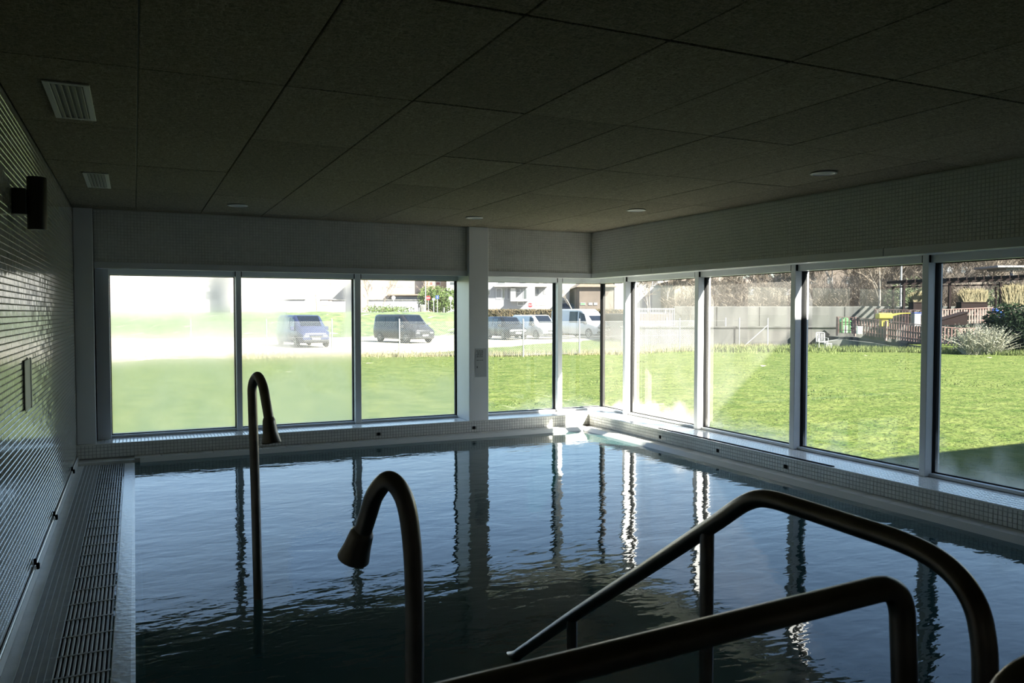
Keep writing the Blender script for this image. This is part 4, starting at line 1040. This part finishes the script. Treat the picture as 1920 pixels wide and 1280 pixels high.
for i in range(len(kp)-1):
    a, b = kp[i], kp[i+1]; v = [Vector((p.x, p.y, z)) for p, z in ((a, GZ-.2), (a+HF*.4, GZ-.2), (b+HF*.4, GZ-.2), (b, GZ-.2), (a, a.z), (a+HF*.4, a.z+.02), (b+HF*.4, b.z+.02), (b, b.z))]
    s.add(v, [(0, 1, 2, 3), (4, 5, 6, 7), (0, 1, 5, 4), (1, 2, 6, 5), (2, 3, 7, 6), (3, 0, 4, 7)])
tag(s.build('kerb', M['conc2']), 'pale low kerb at the foot of the ramp', 'kerb')

# ---- play things behind the fence
def item(name, px, py, d, label, cat, group=None):
    p = at(px, py, d); return empty(name, (p.x, p.y, zat(py, d)), -YAW, label, cat, group)
e = item('play_table', 1657, 612, 47.6, 'yellow play tray standing on a short pedestal behind the fence', 'toy')
MB().add([(-.42, -.25, .52), (.42, -.25, .52), (.42, .25, .52), (-.42, .25, .52), (-.36, -.2, .80), (.36, -.2, .80), (.36, .2, .80), (-.36, .2, .80)], [(0, 1, 2, 3), (4, 5, 6, 7), (0, 1, 5, 4), (1, 2, 6, 5), (2, 3, 7, 6), (3, 0, 4, 7)])
MB().box(-.42, .42, -.26, .26, .46, .80, ch=.05).build('tray', M['yellow'], e)
MB().box(-.22, .22, -.15, .15, 0, .46, ch=.03).build('pedestal', M['yellow'], e)
e = item('sunshade', 1697, 612, 48.6, 'yellow and blue fabric shade stretched behind the fence', 'shade')
for (a, b, mm) in ((-.95, .15, 'yellow'), (.15, .95, 'bluepl')):
    s = MB(); n = 8
    for k in range(n+1):
        x = a+(b-a)*k/n; z = .83-.16*((x)/.95)**2
        s.v += [(x, -.4, z), (x, .4, z), (x, .4, z-.03), (x, -.4, z-.03)]
    for k in range(n): s.f += [(4*k+q, 4*k+(q+1) % 4, 4*k+4+(q+1) % 4, 4*k+4+q) for q in range(4)]
    s.build('cloth', M[mm], e)
for x in (-.85, .85): MB().cyl((x, 0, 0), .025, .72, 8).build('pole', M['galv'], e)
e = item('green_trellis', 1583, 624, 49.6, 'green plastic toy house seen through the left fence end', 'toy')
MB().box(-.30, .30, -.2, .2, 0, .72, ch=.03).build('house_wall', M['greenpl'], e)
s = MB().add([(-.36, -.25, .70), (.36, -.25, .70), (0, -.25, 1.0), (-.36, .25, .70), (.36, .25, .70), (0, .25, 1.0)], [(0, 1, 2), (3, 5, 4), (0, 2, 5, 3), (1, 4, 5, 2), (0, 3, 4, 1)]); s.build('house_roof', M['greenpl'], e)
MB().box(-.1, .1, -.215, -.19, .02, .45).build('house_door', M['whitepl'], e)
e = item('blue_slide', 1866, 606, 47, 'bright blue plastic slide beside the dark evergreen', 'slide')
for x in (-.16, .30): MB().box(x-.035, x+.035, -.04, .04, 0, .86, ch=.01).build('ladder_side', M['bluepl'], e)
for z in (.2, .42, .64): MB().box(-.14, .28, -.02, .02, z-.02, z+.02).build('rung', M['bluepl'], e)
MB().box(-.2, .75, -.04, .04, .80, .88, ch=.02).build('top_bar', M['bluepl'], e)
MB().add([(-.1, -.1, .8), (.24, -.1, .8), (.24, -1.4, .06), (-.1, -1.4, .06), (-.1, -.1, .76), (.24, -.1, .76), (.24, -1.4, .02), (-.1, -1.4, .02)], [(0, 1, 2, 3), (4, 5, 6, 7), (0, 1, 5, 4), (1, 2, 6, 5), (2, 3, 7, 6), (3, 0, 4, 7)]).build('chute', M['bluepl'], e)
e = item('toy_cabinet', 1717, 612, 47.5, 'dark grey box standing behind the fence near the window post', 'box')
MB().box(-.2, .2, -.2, .2, 0, .78, ch=.02).build('body', M['shutter'], e); MB().box(-.22, .22, -.22, .22, .78, .83, ch=.01).build('lid', M['bluepl'], e)
e = item('play_shed', 1783, 609, 47.3, 'low dark shed with a sloping roof behind the fence', 'shed')
MB().add([(-.75, -.4, 0), (.75, -.4, 0), (.75, .4, 0), (-.75, .4, 0), (-.75, -.4, .28), (.75, -.4, .72), (.75, .4, .72), (-.75, .4, .28)], [(0, 1, 2, 3), (4, 5, 6, 7), (0, 1, 5, 4), (1, 2, 6, 5), (2, 3, 7, 6), (3, 0, 4, 7)]).build('shed_wall', M['wood2'], e)
MB().add([(-.8, -.45, .27), (.8, -.45, .74), (.8, .45, .74), (-.8, .45, .27), (-.8, -.45, .32), (.8, -.45, .79), (.8, .45, .79), (-.8, .45, .32)], [(0, 1, 2, 3), (4, 5, 6, 7), (0, 1, 5, 4), (1, 2, 6, 5), (2, 3, 7, 6), (3, 0, 4, 7)]).build('shed_roof', M['wood2'], e)
e = item('crate', 1611, 626, 46.9, 'cream coloured box between the pickets of the front fence', 'box')
MB().box(-.13, .13, -.12, .12, 0, .42, ch=.01).box(-.145, .145, -.135, .135, .40, .44, ch=.005).build('body', M['paper'], e)

# ---- white garden chair on the lawn
e = item('garden_chair', 1541, 652.5, 46, 'white metal chair standing alone on the lawn by the wall', 'chair'); e.location.z = GZ
MB().box(-.27, .27, -.24, .24, .40, .44, ch=.01).build('seat', M['whitepl'], e)
for x in (-.25, .25):
    for y in (-.22, .22): MB().tube([(x, y, .40), (x*1.08, y*1.15, -.02)], .018, 8).build('leg', M['whitepl'], e)
    MB().tube(fillet([(x, -.22, .42), (x*1.12, -.22, .64), (x*1.12, .2, .66)], .06, 5), .016, 8).build('armrest', M['whitepl'], e)
MB().tube(fillet([(-.25, .22, .42), (-.25, .27, .95), (.25, .27, .95), (.25, .22, .42)], .08, 6), .018, 8).build('back_frame', M['whitepl'], e)
for k in range(6): MB().box(-.21+.084*k-.018, -.21+.084*k+.018, .235, .25, .46, .90).build('back_slat', M['whitepl'], e)
for z in (.12,): MB().box(-.26, .26, -.26, -.24, z-.015, z+.015).build('stretcher', M['whitepl'], e)
e = item('garden_stool', 1553, 653.5, 45.2, 'small white stool beside the garden chair', 'stool'); e.location.z = GZ
MB().box(-.16, .16, -.13, .13, .34, .37, ch=.01).build('seat', M['whitepl'], e)
for x in (-.14, .14):
    for y in (-.11, .11): MB().box(x-.012, x+.012, y-.012, y+.012, -.02, .34).build('leg', M['whitepl'], e)

# ---- pergola, canopy, lamp post
e = item('pergola', 1690, 576, 52, 'dark timber pergola on slim posts above the concrete wall', 'pergola'); s_ = 52/1500
def X_(px): return (px-1690)*s_
zb = lambda py: (576-py)*s_
for (p0, y0, p1, y1) in ((1689, 533, 1940, 522),): MB().tube([(X_(p0), 0, zb(y0)), (X_(p1), 0, zb(y1))], .10, 4).build('front_beam', M['wood2'], e)
MB().tube([(X_(1689), 1.9, zb(536.5)), (X_(1940), 1.9, zb(531))], .07, 4).build('rear_beam', M['wood2'], e)
for px in (1694, 1780, 1875): MB().box(X_(px)-.075, X_(px)+.075, -.07, .07, -.6, zb(529), ch=.01).build('post', M['wood2'], e)
for px in (1700, 1838, 1900): MB().box(X_(px)-.06, X_(px)+.06, 1.84, 1.96, -.6, zb(536), ch=.01).build('post', M['wood2'], e)
k = 0; px = 1694
while px < 1935: MB().box(X_(px)-.035, X_(px)+.035, -.35, 2.3, zb(531-(px-1690)*.044)+.03, zb(531-(px-1690)*.044)+.20).build('rafter', M['wood2'], e); px += 16
e = item('planter', 1822, 574, 51.6, 'long dark planter box holding tan ornamental grass', 'planter')
MB().box(-.85, .85, -.3, .3, -.25, .24, ch=.015).build('box', M['wood2'], e); MB().box(-.88, .88, -.33, .33, .22, .27, ch=.01).build('rim', M['wood2'], e)
e = item('planter', 1728, 574, 52.4, 'short dark planter box beside the shaded window post', 'planter')
MB().box(-.7, .7, -.3, .3, -.25, .24, ch=.015).build('box', M['wood2'], e); MB().box(-.73, .73, -.33, .33, .22, .27, ch=.01).build('rim', M['wood2'], e)
e = item('canopy', 1895, 576, 60, 'flat grey canopy roof on a slim post at the upper right', 'canopy'); s_ = 60/1500
MB().box(-49*s_, 60*s_, -1.5, 1.5, (576-504)*s_, (576-500)*s_, ch=.03).build('roof_slab', M['shutter'], e)
MB().box(-29*s_, 60*s_, -1.2, 1.2, (576-508)*s_, (576-504)*s_, ch=.02).build('fascia', M['shutter'], e)
MB().box(-.07, .07, -.07, .07, -1.3, 68*s_).build('post', M['bluepl'], e)
e = item('lamp_post', 1688.5, 576, 57, 'tall thin pale lamp post rising above the bare trees', 'lamp post')
MB().tube([(0, 0, -.6), (0, 0, 3), (0, 0, 7.6)], [.075, .065, .045], 10).build('pole', M['galv'], e, smooth=True)
MB().box(-.1, .75, -.12, .12, 7.5, 7.62, ch=.03).build('lamp_head', M['galv'], e)

# ---- street furniture
def sign(px, py, pb, d, label, rad, kind):
    e = empty('road_sign', ground(px, d, zat(pb, d)), -YAW, label, 'road sign', None)
    zz = (pb-py)/1500*d
    MB().cyl((0, .05, -.9), .05, .9+zz+rad*.6, 8).build('pole', M['galv'], e)
    if kind == 'noentry':
        MB().cyl((0, 0, zz), rad, .03, 28, (0, 1, 0)).build('disc', M['cred'], e); MB().box(-rad*.72, rad*.72, -.02, -.001, zz-rad*.16, zz+rad*.16).build('bar', M['cwhite'], e)
    elif kind == 'stop':
        s = MB(); s.cyl((0, 0, zz), rad, .03, 8, (0, 1, 0)); s.build('octagon', M['cred'], e)
        cu = bpy.data.curves.new('lettering', 'FONT'); cu.body = 'STOP'; cu.size = rad*.75; cu.align_x = 'CENTER'; cu.align_y = 'CENTER'; cu.extrude = .005
        to = bpy.data.objects.new('lettering', cu); COL.objects.link(to); to.parent = e; to.location = (0, -.012, zz); to.rotation_euler = (PI/2, 0, 0); bpy.context.view_layer.update(); dg = bpy.context.evaluated_depsgraph_get()
        me = bpy.data.meshes.new_from_object(to.evaluated_get(dg)); t3 = bpy.data.objects.new('letters', me); COL.objects.link(t3); t3.parent = e; t3.location = to.location; t3.rotation_euler = to.rotation_euler
        bpy.data.objects.remove(to); me.materials.clear(); me.materials.append(M['cwhite'])
    elif kind == 'blue':
        MB().box(-rad, rad, 0, .03, zz-rad, zz+rad, ch=.01).build('board', M['cblue'], e); MB().box(-rad*.2, rad*.2, -.01, -.001, zz-rad*.6, zz+rad*.6).build('symbol', M['cwhite'], e)
    else:
        MB().cyl((0, 0, zz), rad, .03, 28, (0, 1, 0)).build('disc', M['galv'], e)
    return e
sign(803, 558.5, 585, 120, 'round red no entry sign left of the green shrub', .34, 'noentry')
sign(994, 572, 590, 100, 'small red stop sign standing behind the brown hedge', .30, 'stop')
sign(820, 557, 585, 122, 'blue square sign farther right beside the green shrub', .26, 'blue')
sign(738, 558, 585, 120, 'round sign seen from behind before the grey garage', .30, 'back')
sign(813, 561, 592, 110, 'small grey sign on a pole between the red and blue signs', .2, 'back')
sign(845, 559, 585, 120, 'pale round sign right of the green shrub', .3, 'back')
e = empty('flagpole', ground(798, 118, PZ), 0, 'tall pale pole left of the no entry sign', 'pole'); MB().tube([(0, 0, -.1), (0, 0, 8)], [.09, .06], 8).build('shaft', M['galv'], e); MB().cyl((0, 0, 8), .09, .08, 8).build('cap', M['galv'], e)
for k, (px, py, d) in enumerate(((777, 587, 92), (786, 590, 92), (794, 590.5, 92), (813, 594, 91), (832.5, 599, 91), (854.5, 604, 90))):
    a = (px-960)/1500*d; z = terr(a, d); e = empty('bollard', FP(a, d, z), 0, None, 'bollard', 'bollards along the sloping path')
    e['label'] = ['bollard at the top of the sloping path, leftmost', 'second bollard from the left on the path', 'third bollard from the left on the path', 'bollard below the no entry sign', 'bollard below the green shrub', 'lowest bollard, nearest the white pillar'][k]
    hh = max(.5, zat(py-3, d)-z+.25); MB().cyl((0, 0, -.1), .07, hh+.1, 10).build('post', M['shutter'], e); MB().cyl((0, 0, hh), .085, .06, 10).build('cap', M['shutter'], e)
e = empty('litter_bin', ground(791, 100, PZ), -YAW, 'low grey concrete bin behind the bollards', 'bin'); MB().cyl((0, 0, -.05), .42, .95, 18, r2=.5).build('drum', M['conc2'], e); MB().cyl((0, 0, .9), .5, .06, 18).build('lid', M['galv'], e)

# ---- people
def person(px, d, label, coat, lean, stride, seed, facing=1, push=False):
    e = empty('person', ground(px, d, PZ), -YAW, label, 'person')
    me = bpy.data.meshes.new('body'); o = bpy.data.objects.new('body', me); COL.objects.link(o); o.parent = e
    f = facing; s = stride
    V = [(0, 0, .95), (f*lean*.5, 0, 1.18), (f*lean, 0, 1.42), (f*lean*1.2, 0, 1.53), (f*lean*1.35, 0, 1.66), (f*lean*1.4, 0, 1.74),
         (f*.02, -.10, .90), (f*(.12+s*.5), -.10, .50), (f*s, -.10, .07), (f*(s+.17), -.10, .03),
         (-f*.02, .10, .90), (-f*(s*.3), .10, .50), (-f*s, .10, .10), (-f*(s-.14), .10, .03),
         (f*lean, -.19, 1.40), (f*(lean+.05), -.24, 1.13), (f*(lean+(.38 if push else .22)), -.2, 1.02 if push else .95), (f*(lean+(.46 if push else .27)), -.2, 1.0 if push else .88),
         (f*lean, .19, 1.40), (f*(lean-(.02 if push else .12)), .24, 1.13), (f*(lean+(.38 if push else -.16)), .2, 1.02 if push else .88), (f*(lean+(.46 if push else -.15)), .2, 1.0 if push else .80)]
    E_ = [(0, 1), (1, 2), (2, 3), (3, 4), (4, 5), (0, 6), (6, 7), (7, 8), (8, 9), (0, 10), (10, 11), (11, 12), (12, 13), (2, 14), (14, 15), (15, 16), (16, 17), (2, 18), (18, 19), (19, 20), (20, 21)]
    r = [.15, .14, .15, .055, .10, .075, .10, .065, .042, .035, .10, .065, .042, .035, .062, .045, .034, .036, .062, .045, .034, .036]
    me.from_pydata(V, E_, []); sk = o.modifiers.new('skin', 'SKIN'); o.modifiers.new('sub', 'SUBSURF').levels = 1
    for i, q in enumerate(me.skin_vertices[0].data): q.radius = (r[i], r[i]); q.use_root = (i == 0)
    dg = bpy.context.evaluated_depsgraph_get(); m2 = bpy.data.meshes.new_from_object(o.evaluated_get(dg)); o.modifiers.clear(); o.data = m2
    m2.materials.clear()
    for mm in (coat, 'trous', 'skin'): m2.materials.append(M[mm])
    for p in m2.polygons:
        z = p.center.z; p.material_index = 1 if z < .88 else (2 if z > 1.5 or (z < 1.04 and abs(p.center.y) > .17 and abs(p.center.x-f*lean) > .2) else 0); p.use_smooth = True
    MB().tube([(f*lean*1.35-f*.03, 0, 1.62), (f*lean*1.38-f*.02, 0, 1.70), (f*lean*1.4-f*.01, 0, 1.80)], [.085, .108, .05], 12).build('hair', M['blackpl'], e, smooth=True)
    return e
person(702, 165, 'person in a dark coat pushing a buggy along the far street', 'coat', .10, .26, 1, 1, True)
person(731.5, 165, 'person in a pale jacket walking along the far street', 'lightc', .03, .24, 2, -1)
e = empty('pushchair', ground(707.5, 165, PZ), -YAW, 'dark pushchair in front of the person in the dark coat', 'pushchair')
MB().tube([(-.5, 0, 1.02), (-.1, 0, .5), (.35, 0, .15)], .02, 6).build('frame', M['blackpl'], e)
MB().box(-.15, .4, -.2, .2, .35, .55, ch=.05).build('seat', M['coat'], e)
for x in (-.2, .38):
    for y in (-.22, .22): MB().cyl((x, y-.02, .13), .14, .04, 14, 'y').build('wheel', M['tyre'], e)

# ---- buildings
def building(label, px0, px1, d, ytop, wall, wins=(), roof=None, depth=12, zb_=PZ, rz=0, group=None, trims=()):
    s_ = d/1500; e = empty('building', ground(px0, d, zb_), -YAW, label, 'building', group)
    W_ = (px1-px0)*s_; Hh = zat(ytop, d)-zb_
    MB().box(0, W_, 0, depth, -.3, Hh, ch=.02).build('wall', M[wall], e)
    for (a, b, y0, y1, mt_) in wins:
        x0 = (a-px0)*s_; x1 = (b-px0)*s_; z1 = zat(y0, d)-zb_; z0 = zat(y1, d)-zb_; t = min(.10, (x1-x0)*.12)
        fr_ = MB().box(x0, x1, -.06, .0, z0, z1)
        o = fr_.build('window', M['cwhite' if wall in ('render', 'greywall', 'pink', 'peach') else 'shutter'], e)
        MB().box(x0+t, x1-t, -.08, -.055, z0+t, z1-t).build('pane', M[mt_], o)
    for (a, b, y0, y1, pr, mt_) in trims:
        MB().box((a-px0)*s_, (b-px0)*s_, -pr, 0, zat(y1, d)-zb_, zat(y0, d)-zb_, ch=.01).build('ledge', M[mt_], e)
    if roof:
        kind, rh, mt_ = roof; o_ = .5
        if kind == 'hip':
            v = [(-o_, -o_, Hh), (W_+o_, -o_, Hh), (W_+o_, depth+o_, Hh), (-o_, depth+o_, Hh), (min(depth*.5, W_*.45), depth*.5, Hh+rh), (max(W_-depth*.5, W_*.55), depth*.5, Hh+rh)]
            MB().add(v, [(0, 1, 5, 4), (1, 2, 5), (2, 3, 4, 5), (3, 0, 4), (0, 3, 2, 1)]).build('roof', M[mt_], e)
        elif kind == 'gable':
            v = [(-o_, -o_, Hh), (W_+o_, -o_, Hh), (W_+o_, depth+o_, Hh), (-o_, depth+o_, Hh), (W_/2, -o_, Hh+rh), (W_/2, depth+o_, Hh+rh)]
            MB().add(v, [(0, 1, 4), (1, 2, 5, 4), (2, 3, 5), (3, 0, 4, 5), (0, 3, 2, 1)]).build('roof', M[mt_], e)
        else: MB().box(-o_*.4, W_+o_*.4, -o_*.4, depth+o_*.4, Hh, Hh+rh, ch=.02).build('roof', M[mt_], e)
    return e
P_ = 'pane'; S_ = 'shutter'
building('white apartment block far left behind the misted window', 160, 430, 190, 478, 'render', [(228, 252, 516, 530, S_), (230, 252, 541, 560, S_), (284, 318, 518, 526, S_), (342, 358, 516, 530, S_), (290, 310, 545, 562, P_), (390, 410, 518, 530, P_), (385, 412, 545, 562, P_)], ('flat', .5, 'greywall'))
building('white house row behind the dark blue van', 432, 668, 185, 486, 'render', [(498, 524, 528, 534, S_), (555, 563, 530, 535, S_), (618, 622, 529, 535, S_), (636, 646, 530, 535, S_), (560, 574, 548, 556, S_), (480, 500, 545, 553, P_)], ('flat', .5, 'greywall'))
building('grey garden wall left of the small garage', 508, 571, 172, 562, 'greywall', (), ('flat', .15, 'conc2'), depth=.5)
building('small pink garage with a dark door', 600, 619, 170, 562, 'pink', [(603, 615, 563, 572, S_)], ('flat', .25, 'shutter'), depth=5)
building('grey garden wall right of the small garage', 621, 647, 172, 563, 'greywall', (), ('flat', .15, 'conc2'), depth=.5)
building('pink house with a tiled canopy over its garage', 672, 797, 180, 508, 'pink', [(733, 744, 532, 538, S_), (745, 757, 532, 538, S_), (767, 775, 532.5, 538, S_), (691, 700, 532, 538, S_)], ('hip', 3, 'rooftile'), trims=[(728, 797, 551.5, 554, 1.5, 'rooftile'), (740, 797, 556, 562, .8, 'shutter')])
building('pale grey garage wall before the pink house', 690, 792, 174, 563, 'greywall', [(700, 722, 565, 583, 'greywall'), (726, 748, 565, 583, 'greywall'), (754, 784, 565, 583, 'greywall')], ('flat', .2, 'conc2'), depth=3)
building('peach coloured house behind the green shrub', 798, 836, 178, 496, 'peach', [(817, 826, 528, 535, 'redshut'), (805, 812, 528, 535, 'redshut'), (806, 814, 548, 556, S_)], ('hip', 3, 'rooftile'))
building('white house with a red framed window next to the pillar', 837, 905, 176, 490, 'render', [(843, 855, 528, 535, P_), (841, 856, 545, 556, S_), (868, 880, 528, 536, P_)], ('flat', .5, 'greywall'), trims=[(838, 857, 543.8, 545, .5, 'shutter')])
building('white modern house with balconies right of the pillar', 906, 1003, 125, 478, 'greywall', [(930, 941, 540, 561, S_), (942, 947, 540, 561, P_), (950, 956, 540, 561, S_), (981, 988, 541, 561, P_), (968, 976, 541, 549, S_), (970, 982, 565, 573, S_), (913, 919, 541, 553, P_), (932, 948, 520, 532, P_), (975, 986, 520, 530, P_)], ('flat', .4, 'render'), trims=[(927, 990, 535, 538, 1.4, 'render'), (957, 990, 561, 565, 1.5, 'render'), (957, 967, 540, 562, .8, 'render')])
building('white house with tall narrow windows behind the stop sign', 1003, 1068, 128, 484, 'render', [(1005, 1011, 541, 552, S_), (1019, 1024, 541, 551, S_), (1004, 1012, 522, 532, P_), (1005, 1024, 564, 572, S_), (1052, 1060, 541, 550, S_), (1054, 1060, 562, 572, P_), (1020, 1027, 522, 532, P_)], ('flat', .4, 'greywall'), trims=[(1001, 1026, 536, 538, 1.2, 'render')])
building('brown gabled building behind the lone bare tree', 1086, 1150, 118, 538, 'brownwall', [(1088, 1098, 567, 572, 'greenpl'), (1103, 1111, 567, 572, S_), (1113, 1120, 567, 572, S_)], ('gable', 2.2, 'rooftile'), depth=20)
building('cream house behind the corner of the glazing', 1152, 1262, 122, 500, 'render', [(1160, 1168, 525, 535, S_), (1180, 1190, 525, 536, P_), (1200, 1210, 548, 560, S_), (1222, 1234, 525, 536, S_), (1240, 1252, 548, 560, P_)], ('flat', .4, 'greywall'))
building('beige building with a low hipped clay roof, left one', 1264, 1392, 112, 527, 'beige', [(1300, 1310, 540, 552, S_), (1336, 1348, 540, 552, P_), (1370, 1380, 540, 552, S_)], ('hip', 1.3, 'rooftile'), depth=14)
building('beige building with a low hipped clay roof, right one', 1396, 1500, 114, 531, 'beige', [(1404, 1412, 541, 553, S_), (1430, 1440, 541, 553, P_), (1470, 1480, 541, 553, S_)], ('hip', 1.5, 'rooftile'), depth=14)
building('brown brick block behind the bare trees', 1502, 1612, 118, 503, 'brownwall', [(1520, 1530, 520, 532, P_), (1550, 1560, 520, 532, P_), (1585, 1595, 520, 532, P_)], ('flat', .4, 'rooftile'))
building('long brown block behind the birch and lamp post', 1614, 1742, 125, 508, 'brownwall', [(1630, 1640, 522, 534, P_), (1660, 1670, 522, 534, P_), (1718, 1728, 522, 534, P_)], ('flat', .4, 'rooftile'))
building('pale tower block above the pergola corner', 1684, 1708, 160, 470, 'beige', [(1689, 1693, 500, 506, P_), (1698, 1703, 500, 506, P_)], ('flat', .4, 'greywall'))
building('brown house behind the pergola', 1744, 1960, 116, 484, 'brownwall', [(1772, 1784, 500, 512, S_), (1800, 1812, 500, 512, P_), (1846, 1858, 515, 527, S_), (1890, 1902, 515, 527, S_)], ('flat', .4, 'rooftile'))
